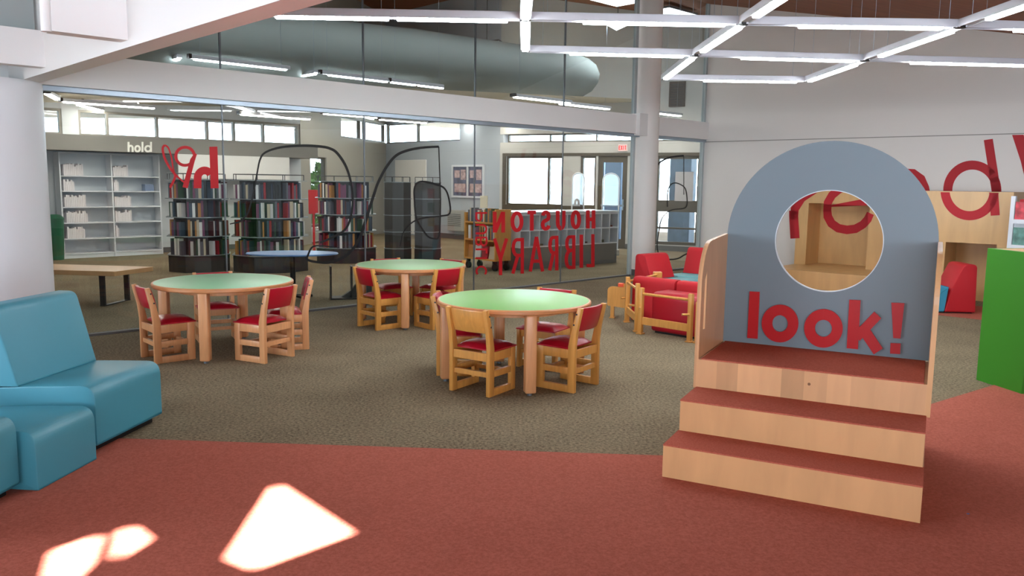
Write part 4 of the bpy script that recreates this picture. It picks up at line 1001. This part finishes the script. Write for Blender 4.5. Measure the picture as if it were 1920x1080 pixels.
# ================================================================== ADULT SIDE FURNITURE
# hold shelves
HF = Frame(*Z(122, 485.5)[:2], 45.1); HL = 1.79
t = thing('hold_shelf', 'white metal hold shelves with six tiers against the back wall', 'shelf', tuple(HF.o), HF.deg)
zt_ = HF.px(122, 282)[2]; sz = [HF.px(122, y)[2] for y in (485, 448, 418, 388, 358, 329)]
mb = MB()
for x in (0, HL/2, HL): mb.box(x-.012, x+.012, .0, .30, 0, zt_-.05)
mb.build('upright', M_SHELFW, t)
mb = MB(); mb.box(0.013, HL-.013, .285, .30, .08, zt_-.05); mb.build('back_panel', mat('grey_back_panel', (196, 202, 208), .5), t)
zz_ = [.09]+sz[1:]
for z in zz_:
    for k in (0, 1): mb = MB(); mb.box(k*HL/2+.013, (k+1)*HL/2-.013, 0.0, .284, z-.022, z, .003); mb.build('shelf', M_SHELFW, t)
mb = MB(); mb.box(0, HL, .01, .28, 0, .067); mb.build('plinth', M_SHELFW, t)
mb = MB(); mb.box(-.013, HL+.013, -.01, .31, zt_-.049, zt_-.03); mb.build('canopy', M_SHELFW, t)
bk0 = MB(); bk0.box(-.014, .014, .02, .20, 0, .20, .002); bk0.box(-.015, .015, .05, .17, .06, .15, .001); bkA = bk0.build('wrapped_book', M_PAPER)
tiers = ['bottom', 'second', 'third', 'fourth', 'fifth', 'top']
runs = [(5, 0, .03, 11, 0), (5, .5, 0, 9, 1), (4, .01, 0, 6, 2), (4, .5, 0, 3, 3), (3, .01, 0, 12, 4), (3, .5, 0, 10, 5), (2, .02, 0, 12, 6), (2, .5, 0, 10, 7), (1, .02, 0, 10, 8), (1, .5, 0, 2, 9)]
rnd = random.Random(5); first = True
for (tier, fx, dx, n, _) in runs:
    for k in range(n):
        x = .05+fx*HL+k*.0305+dx; z = zz_[tier]+.001; p = HF.P(x, .0, z)
        if first: o = bkA; first = False
        else: o = bkA.copy(); COL.objects.link(o)
        o.location = tuple(p); o.rotation_euler = (0, 0, R(HF.deg)); o.scale = (1, 1, rnd.uniform(.82, 1.1))
        tag(o, 'white paper-wrapped hold book on the %s tier of the %s bay' % (tiers[tier], 'left' if fx < .3 else 'right'), 'book', 'wrapped hold books on the white shelves')
p = HF.P(HL*.5+.62, .03, zz_[4]+.001); mb = MB(); mb.box(0, .17, 0, .18, 0, .13, .004); o = mb.build('bin', mat('blue_grey_bin', (120, 138, 168), .5)); o.location = tuple(p); o.rotation_euler = (0, 0, R(HF.deg)); tag(o, 'small blue-grey box at the right end of the fifth hold tier', 'box')
# word hold on the bulkhead
BF = LO-.75
qs = []
for ch, x0, x1 in (('h', 239, 250), ('o', 251.5, 263), ('l', 263.5, 269.5), ('d', 270, 284.5)):
    qs += letter_quads(ch, (lambda a, b, x0=x0, x1=x1: (x0+(x1-x0)*a, 285-19*b)), 3.4)
mb = solid_quads(MB(), qs, on_frame(GL, BF-.002), .02); tag(mb.build('wall_sign', mat('white_sign_letters', (246, 244, 238), .5), None, False, GL), 'white lettering reading hold on the grey bulkhead', 'sign')
# white panel right of the hold shelf
a0, a1 = GL.px(336, 300, LO-.8), GL.px(545, 300, LO-.8); zb_ = GL.px(440, 333, LO-.8)[2]
mb = MB(); mb.box(a0[0], a1[0], LO-.745, LO-.72, 1.50, 1.979, .003); tag(mb.build('wall_panel', M_WHITE, None, False, GL), 'long blank white panel above the left book carousels', 'panel')
# waste bin
p = Z(94, 489); t = thing('waste_bin', 'dark green waste bin beside the white hold shelves', 'bin', (p[0], p[1]+.2, 0))
mb = MB(); mb.lathe([(0, 0), (.13, 0), (.16, .72), (.0, .72)], 28); mb.build('body', M_GREENBIN, t, True)
mb = MB(); mb.lathe([(.0, .721), (.17, .721), (.17, .76), (.1, .82), (0, .83)], 28); mb.build('lid', M_GREENBIN, t, True)
# bench with black sled legs
bA = Z(249, 511, .42); bB = Z(287, 500, .42); bC = Z(102, 495, .42); v = bB-bC; bdeg = math.degrees(math.atan2(v[1], v[0])); bw = abs((bB-bA)@np.array([-math.sin(R(bdeg)), math.cos(R(bdeg)), 0]))
print('bench', bA, bB, bdeg, bw, GL.L(bA))
t = thing('wooden_bench', 'pale wood bench with black steel legs just behind the glass', 'bench', (bB[0], bB[1], 0), bdeg)
bw = min(max(bw, .42), .6)
mb = MB(); mb.prism([(-2.2, -bw), (-.12, -bw), (0, 0), (-2.2, 0)], .365, .42, 'z', .004); mb.build('seat', M_MAPLE, t)
for xx in (-.32, -1.85):
    mb = MB()
    for yy in (-bw+.06, -.06): mb.box(xx-.03, xx+.03, yy-.015, yy+.015, .012, .352)
    mb.box(xx-.03, xx+.03, -bw+.04, -.04, 0, .012); mb.box(xx-.03, xx+.03, -bw+.04, -.04, .352, .3648); mb.build('leg', M_BLACK, t)

# book carousels
cov = [(70, 24, 30), (40, 52, 70), (200, 196, 190), (150, 30, 40), (28, 28, 30), (176, 120, 60), (60, 80, 96), (110, 60, 90), (190, 176, 150), (40, 70, 50), (222, 222, 220), (90, 92, 100)]
cnames = ['maroon', 'navy', 'off-white', 'red', 'black', 'tan', 'slate blue', 'plum', 'cream', 'dark green', 'white', 'grey']
CM = [mat('book_cover_%d' % i, c, .5) for i, c in enumerate(cov)]
bkme = []
def book_mesh(i, w, h, d=.15):
    key = (i, round(w, 3), round(h, 2))
    mb = MB(); mb.box(-w/2, w/2, -d, 0, 0, h, .0015); me = bpy.data.meshes.new('book'); mb.bm.to_mesh(me); mb.bm.free(); me.materials.append(CM[i]); return me
BK = [[book_mesh(i, w, h) for (w, h) in ((.024, .215), (.034, .235), (.044, .2))] for i in range(len(cov))]
def carousel(label, x, y, r, deg, zs, which, books=True, group='book carousels', mtl=None, top=True, seed=1, fills=range(8)):
    """octagonal tower; faces carry books on each tier"""
    t = thing('book_carousel', label, 'book carousel', (x, y, 0), deg, group)
    def octo(rr_, z0, z1): 
        return [(rr_*math.cos(R(22.5+45*k)), rr_*math.sin(R(22.5+45*k))) for k in range(8)], z0, z1
    P_, a, b_ = octo(r*.76, .0, zs[-1]+.2)
    mb = MB(); mb.prism(P_, .04, zs[-1]-.005, 'z'); mb.build('core', mtl or M_DKMET, t)
    mb = MB(); P_, _, _ = octo(r*.97, 0, 0); mb.prism(P_, 0, zs[0]-.02, 'z', .006); mb.build('base', M_DKMET, t)
    for z in zs:
        mb = MB(); P_, _, _ = octo(r, 0, 0); mb.prism(P_, z-.012, z, 'z'); mb.build('shelf', mat('glass_grey_shelf', (138, 146, 148), .35), t)
    if top:
        mb = MB()
        for k in range(8):
            a1, a2 = R(22.5+45*k), R(67.5+45*k); mb.cyl((r*.9*math.cos(a1), r*.9*math.sin(a1), zs[-1]+.09), (r*.9*math.cos(a2), r*.9*math.sin(a2), zs[-1]+.09), .006, seg=6)
            mb.cyl((r*.9*math.cos(a1), r*.9*math.sin(a1), zs[-1]), (r*.9*math.cos(a1), r*.9*math.sin(a1), zs[-1]+.092), .006, seg=6)
        mb.build('top_rail', M_DKMET, t)
    rnd = random.Random(seed)
    if not books: return t
    ap_ = r*math.cos(R(22.5)); fw = 2*r*math.sin(R(22.5))
    for k in fills:
        A = deg+45*k; nx, ny = math.cos(R(A)), math.sin(R(A))
        fx, fy = x+nx*ap_, y+ny*ap_
        if nx*(-fx)+ny*(-fy) < .25: continue             # the face turned away shows nothing
        for ti, z in enumerate(zs[:-1]):
            u = -fw/2+.06; lim = fw/2-.06; avail = zs[ti+1]-z-.03
            n_start = 0
            while u < lim:
                i = rnd.randrange(len(cov)); j = rnd.randrange(3); w = (.024, .034, .044)[j]; h = (.215, .235, .2)[j]
                if rnd.random() < .07: u += .04; continue
                if u+w > lim: break
                o = bpy.data.objects.new('book', BK[i][j]); COL.objects.link(o)
                o.location = (fx-nx*.17-ny*(u+w/2)*1, fy-ny*.17+nx*(u+w/2), z+.0005); o.rotation_euler = (0, 0, R(A-90)); 
                # push the spine to just inside the shelf edge
                o.location.x += nx*.15; o.location.y += ny*.15
                o.scale = (1, .62, min(1.12, avail/h))
                tag(o, '%s book on the %s tier of the %s' % (cnames[i], ('bottom', 'second', 'third', 'top')[ti], which), 'book', 'books on the %s' % which)
                u += w+.003
    return t
zsA = [.28, .585, .89, 1.19, 1.49]
cA = Z(378, 512); cB = Z(510, 512); 
def push(p, d): v = np.array(p[:2]); return v*(1+d/np.linalg.norm(v))
p = push(Z(376, 512), .5); carousel('dark book carousel full of books, leftmost behind the glass', p[0], p[1], .52, -72, zsA, 'leftmost carousel', seed=2)
p = push(Z(510, 513), .62); carousel('wide dark book carousel full of books, second from the left', p[0], p[1], .66, -76, zsA, 'second carousel', seed=9)
zsB = [.28, .585, .89, 1.19, 1.49]
p = push(Z(650, 494), .5); carousel('book carousel half filled with books, behind the large black outline', p[0], p[1], .60, -78, zsB, 'third carousel', seed=14)
p = push(Z(746, 495), .3); carousel('empty carousel with grey fluted panels, left one of the narrow pair', p[0], p[1], .275, -80, zsB, '', books=False, mtl=M_CAROG)
p = push(Z(802, 495), .3); carousel('empty carousel with grey fluted panels, right one of the narrow pair', p[0], p[1], .275, -84, zsB, '', books=False, mtl=M_CAROG)
for o in list(COL.objects):
    if o.name.startswith('core') and o.data.materials[0] == M_CAROG: o.scale = (1.24, 1.24, 1)
# blue table behind the glass with a black stand
bt = Z(548, 469, .75)
t = thing('oval_table', 'blue-topped oval table behind the glass, in front of the carousels', 'table', (bt[0], bt[1]+.0, 0), 8)
# keep it behind the glass
q = GL.L((bt[0], bt[1], 0)); pb = GL.P(q[0]+.3, 1.55, 0); dd_ = ray(548, 469)[:2]; dd_ = dd_/np.linalg.norm(dd_)
# distance along the sight line where the offset from the glass is 0.95 m
tt = (1.0-(np.array([0, 0, 0])-GL.o)@GL.n)/(np.array([dd_[0], dd_[1], 0])@GL.n); pb = dd_*tt
hz_ = CH-(469-337.5)*tt/1530
t.location = (pb[0], pb[1], 0); wr = 82/1522*tt
mb = MB(); mb.lathe([(0, hz_-.02), (wr-.01, hz_-.02), (wr, hz_-.012), (wr-.008, hz_), (0, hz_)], 48); 
for v in mb.bm.verts: v.co.y *= .62
mb.build('tabletop', mat('blue_laminate', (110, 150, 200), .3), t, True)
mb = MB(); mb.cyl((0, 0, .04), (0, 0, hz_-.021), .035)
for k in range(4):
    a = R(45+90*k); mb.cyl((0, 0, .05), (.3*math.cos(a), .24*math.sin(a), .02), .018)
mb.build('pedestal', M_BLACK, t, True)
# dark easel-like display stand left of the table by the glass
p = Z(640, 527); q = GL.L(p)
tt2 = (.6-(np.array([0, 0, 0])-GL.o)@GL.n)/(np.array([*(ray(660, 500)[:2]/np.linalg.norm(ray(660, 500)[:2])), 0])@GL.n); pp = ray(660, 500)[:2]/np.linalg.norm(ray(660, 500)[:2])*tt2
t = thing('display_stand', 'low black metal stand with a sloped panel behind the glass', 'stand', (pp[0], pp[1], 0), 15)
mb = MB(); mb.box(-.28, -.26, -.1, .1, 0, .42); mb.box(-.02, 0, -.1, .1, 0, .42); mb.box(-.28, .3, -.12, .12, .0, .02); mb.build('frame', M_BLACK, t)
mb = MB(); mb.prism([(-.14, .021), (.29, .021), (.20, .40), (.10, .28), (.0, .12)], -.05, .05, 'y'); mb.build('panel', M_DKMET, t)

# picture frame, heater, exit sign
f0, f1 = WW.px(908, 340, .02)[0], WW.px(848, 340, .02)[0]; z0, z1 = WW.px(880, 371, .02)[2], WW.px(880, 309, .02)[2]
t = thing('notice_board', 'white-framed double notice board on the wall behind the glass', 'notice board', tuple(WW.o), WW.deg)
mb = MB(); fw = .05
for (a, b_, c, d_) in ((f0, f1, z0, z0+fw), (f0, f1, z1-fw, z1), (f0, f0+fw, z0+fw, z1-fw), (f1-fw, f1, z0+fw, z1-fw), ((f0+f1)/2-fw/2, (f0+f1)/2+fw/2, z0+fw, z1-fw)): mb.box(a, b_, .001, .05, c, d_, .002)
mb.build('frame', M_SHELFW, t)
for k in (0, 1):
    a = f0+fw+k*((f1-f0)/2-fw*.3); b_ = a+(f1-f0)/2-fw*1.4
    mb = MB(); mb.box(a, b_, .001, .02, z0+fw, z1-fw); pn = mb.build('poster', mat('poster_dark_%d' % k, (88, 92, 116), .5, noise=.35, nscale=9), t)
    mb = MB(); hh = (z1-z0)
    for (u0, u1, v0, v1) in ((.1, .45, .55, .9), (.52, .9, .62, .88), (.1, .9, .12, .42)):
        mb.box(a+(b_-a)*u0, a+(b_-a)*u1, .0205, .023, z0+fw+(hh-2*fw)*v0, z0+fw+(hh-2*fw)*v1)
    mb.build('paper', mat('poster_paper', (186, 160, 160), .7, noise=.35, nscale=14), pn)
h0, h1_ = WW.px(868, 420, .1)[0], WW.px(842, 420, .1)[0]; z0, z1 = WW.px(855, 433, .1)[2], WW.px(855, 394, .1)[2]
t = thing('wall_heater', 'grey louvred wall heater under the notice board', 'heater', tuple(WW.o), WW.deg)
mb = MB(); mb.box(h0, h1_, .001, .16, z0, z1, .01); mb.build('casing', mat('beige_metal', (168, 166, 160), .5), t)
mb = MB()
for k in range(7): zz = z0+(z1-z0)*(.25+.09*k); mb.box(h0+.03, h1_-.03, .161, .17, zz, zz+.01)
mb.build('louvre', M_DKMET, t)
x0, x1, zz0, zz1 = EN.px(1159, 277, -.05)[0], EN.px(1176, 277, -.05)[0], EN.px(1167, 283.5, -.05)[2], EN.px(1167, 270.5, -.05)[2]
t = thing('exit_sign', 'white exit sign with red letters above the glass door', 'sign', tuple(EN.o), EN.deg)
mb = MB(); mb.box(x0, x1, -.05, -.001, zz0, zz1, .004); mb.build('housing', mat('sign_white', (235, 215, 212), .5), t)
mb = MB(); wq = (x1-x0-.03)/4; qs = []
for i, ch in enumerate('EXIT'): qs += letter_quads(ch, (lambda a, b, i=i: (x0+.02+wq*i+a*wq*.75, zz0+.03+b*(zz1-zz0-.06))), .016)
solid_quads(mb, qs, lambda u, v, k: (u, -.0505-k, v), .003); mb.build('letters', mat('sign_red', (225, 20, 30), .5, emit=(230, 40, 40), estr=.5), t)
# notice on the window right of the column
x0, x1, zz0, zz1 = EN.px(1265, 350)[0], EN.px(1299, 350)[0], EN.px(1282, 377)[2], EN.px(1282, 322)[2]
mb = MB(); mb.box(x0, x1, .03, .036, zz0, zz1); tag(mb.build('paper_notice', mat('grey_paper', (180, 176, 178), .8, noise=.15, nscale=30, stretch=(1, 1, 6)), None, False, EN), 'grey paper notice taped to the window right of the round column', 'notice')
# return-air grille above, seen through the upper glass
x0, x1, zz0, zz1 = EN.px(1255, 180)[0], EN.px(1285, 180)[0], EN.px(1270, 200)[2], EN.px(1270, 153)[2]
t = thing('air_grille', 'dark brown air grille high on the wall behind the upper glass', 'vent', tuple(EN.o), EN.deg)
mb = MB(); mb.box(x0, x1, -.04, -.001, zz0, zz1, .004); mb.build('frame', mat('brown_grille', (74, 58, 50), .6), t)
mb = MB()
for k in range(9): zz = zz0+(zz1-zz0)*(.06+.1*k); mb.box(x0+.03, x1-.03, -.05, -.041, zz, zz+.02)
mb.build('louvre', M_DKMET, t)

# book cart
CF = Frame(-.29, 13.70, 133)
t = thing('book_cart', 'wooden three-shelf book cart on black casters, left of the service desk', 'book cart', tuple(CF.o), CF.deg)
CW, CD, ztp = .80, .36, 1.12
mb = MB(); mb.box(0, .03, -CD, 0, .17, 1.05, .004); mb.build('end_panel', M_PINE, t)
mb = MB(); mb.box(CW, CW+.03, -CD, 0, .17, .98, .004); mb.build('end_panel', M_PINE, t)
mb = MB(); mb.box(.031, CW-.001, -CD+.01, -CD+.03, .20, 1.0); mb.build('back_panel', M_PINE, t)
cz3 = (.17, .50, .80)
for z in cz3: mb = MB(); mb.box(.031, CW-.001, -CD+.031, 0, z, z+.025); mb.build('shelf', M_PINE, t)
for (xx, yy) in ((.06, -.05), (CW-.04, -.05), (.06, -CD+.05), (CW-.04, -CD+.05)):
    mb = MB(); mb.cyl((xx, yy-.02, .06), (xx, yy+.02, .06), .06, seg=20); mb.box(xx-.02, xx+.02, yy-.03, yy+.03, .12, .169); mb.build('caster', M_BLACK, t, True)
CT = CF; rnd = random.Random(4)
for ti, z in enumerate(cz3):
    u = .06
    while u < CW-.07:
        i = rnd.choice((10, 2, 8, 9, 5, 7, 11, 6, 2)); j = rnd.randrange(3); w = (.024, .034, .044)[j]
        if ti == 0:
            if u > .7: break
            mb = MB(); mb.box(-.08, .08, -.02, 0, 0, .22, .003); o = mb.build('picture_book', CM[(8, 3, 2, 5)[int(u/.19) % 4]]); o.location = tuple(CT.P(u+.09, -.05, z+.0255)); o.rotation_euler = (R(8), 0, R(CT.deg))
            tag(o, '%s book standing face-out on the bottom shelf of the wooden cart' % ('cream', 'red', 'off-white', 'tan')[int(u/.19) % 4], 'book', 'face-out books on the cart'); u += .19; continue
        o = bpy.data.objects.new('book', BK[i][j]); COL.objects.link(o); o.location = tuple(CT.P(u+w/2, -.02, z+.0255)); o.rotation_euler = (0, 0, R(CT.deg))
        tag(o, '%s book on the %s shelf of the wooden cart' % (cnames[i], ('bottom', 'middle', 'top')[ti]), 'book', 'books on the wooden cart')
        u += w+.004
mb = MB(); mb.box(-.07, .07, -.01, .01, .0, .21, .002); o = mb.build('standing_book', mat('cream_cover', (226, 214, 188), .6), None); o.location = tuple(CT.P(.42, -.10, .826+.236)); o.rotation_euler = (0, 0, R(CT.deg+20))
tag(o, 'cream paperback standing face-out on top of the books on the cart', 'book')

# service desk with cubbies
DA = np.array([.033, 13.866]); DBp = np.array([1.99, 15.528]); dv_ = DBp-DA; DL = np.linalg.norm(dv_)-.08; DF = Frame(DA[0]+.09, DA[1]+.10, math.degrees(math.atan2(dv_[1], dv_[0])))
t = thing('service_desk', 'long grey service desk with two rows of white cubbies', 'desk', tuple(DF.o), DF.deg)
zt_ = 1.0; zc0, zc1 = .40, .96
mb = MB(); mb.box(0, DL, .35, .75, 0, zt_-.04); mb.box(0, DL, .02, .349, 0, zc0-.02, .004); mb.build('body', mat('grey_desk_laminate', (112, 112, 110), .5), t)
mb = MB(); mb.box(-.02, DL+.02, 0, .8, zt_-.039, zt_, .005); mb.build('worktop', mat('pale_worktop', (196, 200, 204), .25), t)
mb = MB(); n = 11; mb.box(0, DL, 0, .348, zc0-.019, zc0, ); mb.box(0, DL, .0, .348, (zc0+zc1)/2-.012, (zc0+zc1)/2+.012); mb.box(0, DL, .33, .348, zc0, zc1)
for k in range(n+1): x = k*(DL-.02)/n; mb.box(x, x+.02, 0, .329, zc0, zc1)
mb.box(0, DL, 0, .329, zc1-.02, zc1); mb.build('cubby_shelf', M_SHELFW, t)
for k, (c_, row) in enumerate(((10, 1), (9, 0), (7, 0), (3, 0), (2, 0))):
    mb = MB(); mb.box(.03, .17, .08, .28, 0, .03+.02*(k % 2), .002); o = mb.build('paper_stack', mat('stack_%d' % (k % 3), ((120, 60, 60), (90, 96, 80), (70, 70, 76))[k % 3], .7)); o.location = tuple(DF.P(c_*(DL-.02)/n, 0, (zc0 if row == 0 else (zc0+zc1)/2+.012)+.0005)); o.rotation_euler = (0, 0, R(DF.deg))
    tag(o, ['dark red folder stack in the last upper cubby of the desk', 'dark green leaflet stack low near the right end of the desk', 'dark grey booklet stack low in the desk, behind the red I', 'dark red folder stack low toward the left of the desk', 'dark green leaflet stack low beside the cart end of the desk'][k], 'papers', 'papers in the desk cubbies')
# monitor on the desk and security gates beyond
def gate(pxc, pxw, ytop, lab):
    d_ = ray(pxc, 400)[:2]; d_ = d_/np.linalg.norm(d_); D_ = 17.4; p = d_*D_; w = pxw/1522*D_; zt2 = CH+(345.5-ytop)*D_/1530
    t = thing('security_gate', lab, 'security gate', (p[0], p[1], 0), math.degrees(math.atan2(d_[1], d_[0]))-90, 'security gates by the entrance')
    pts = [(-w/2, .12)]+[(-w/2, zt2-w*.45)]+[(-w/2*math.cos(R(a)), zt2-w*.45+w*.45*math.sin(R(a))) for a in range(15, 180, 15)]+[(w/2, zt2-w*.45), (w/2, .12)]
    mb = MB(); mb.prism(pts, -.01, .01, 'y'); mb.build('panel', G_ACR, t)
    mb = MB(); mb.tube([(x, 0, z) for x, z in pts], .014, 8); mb.build('frame', M_SHELFW, t, True)
    mb = MB(); mb.box(-w/2-.04, w/2+.04, -.12, .12, 0, .119, .01); mb.build('base', M_GREYWALL, t)
gate(1083, 22, 326, 'clear arched security gate in front of the pier between the windows')
gate(1144, 30, 326, 'clear arched security gate in front of the glass entrance door')
# red feedback box hung by the garden window
p = along(588, 17.6); mb = MB(); mb.box(-.09, .09, -.06, .06, .80, 1.30, .006); mb.box(-.02, .02, -.02, .02, 0, .799); tag(mb.build('return_box', M_REDF, frame=Frame(p[0], p[1], 0)), 'red box on a post between the second and third carousels', 'box')
# red scrap on the carpet by the stand
p = Z(1815, 966); mb = MB(); mb.box(-.006, .006, -.004, .004, .0062, .008); tag(mb.build('paper_scrap', mat('blue_scrap', (70, 90, 150), .6), frame=Frame(p[0], p[1], 20)), 'tiny blue scrap on the red carpet right of the stand', 'scrap')
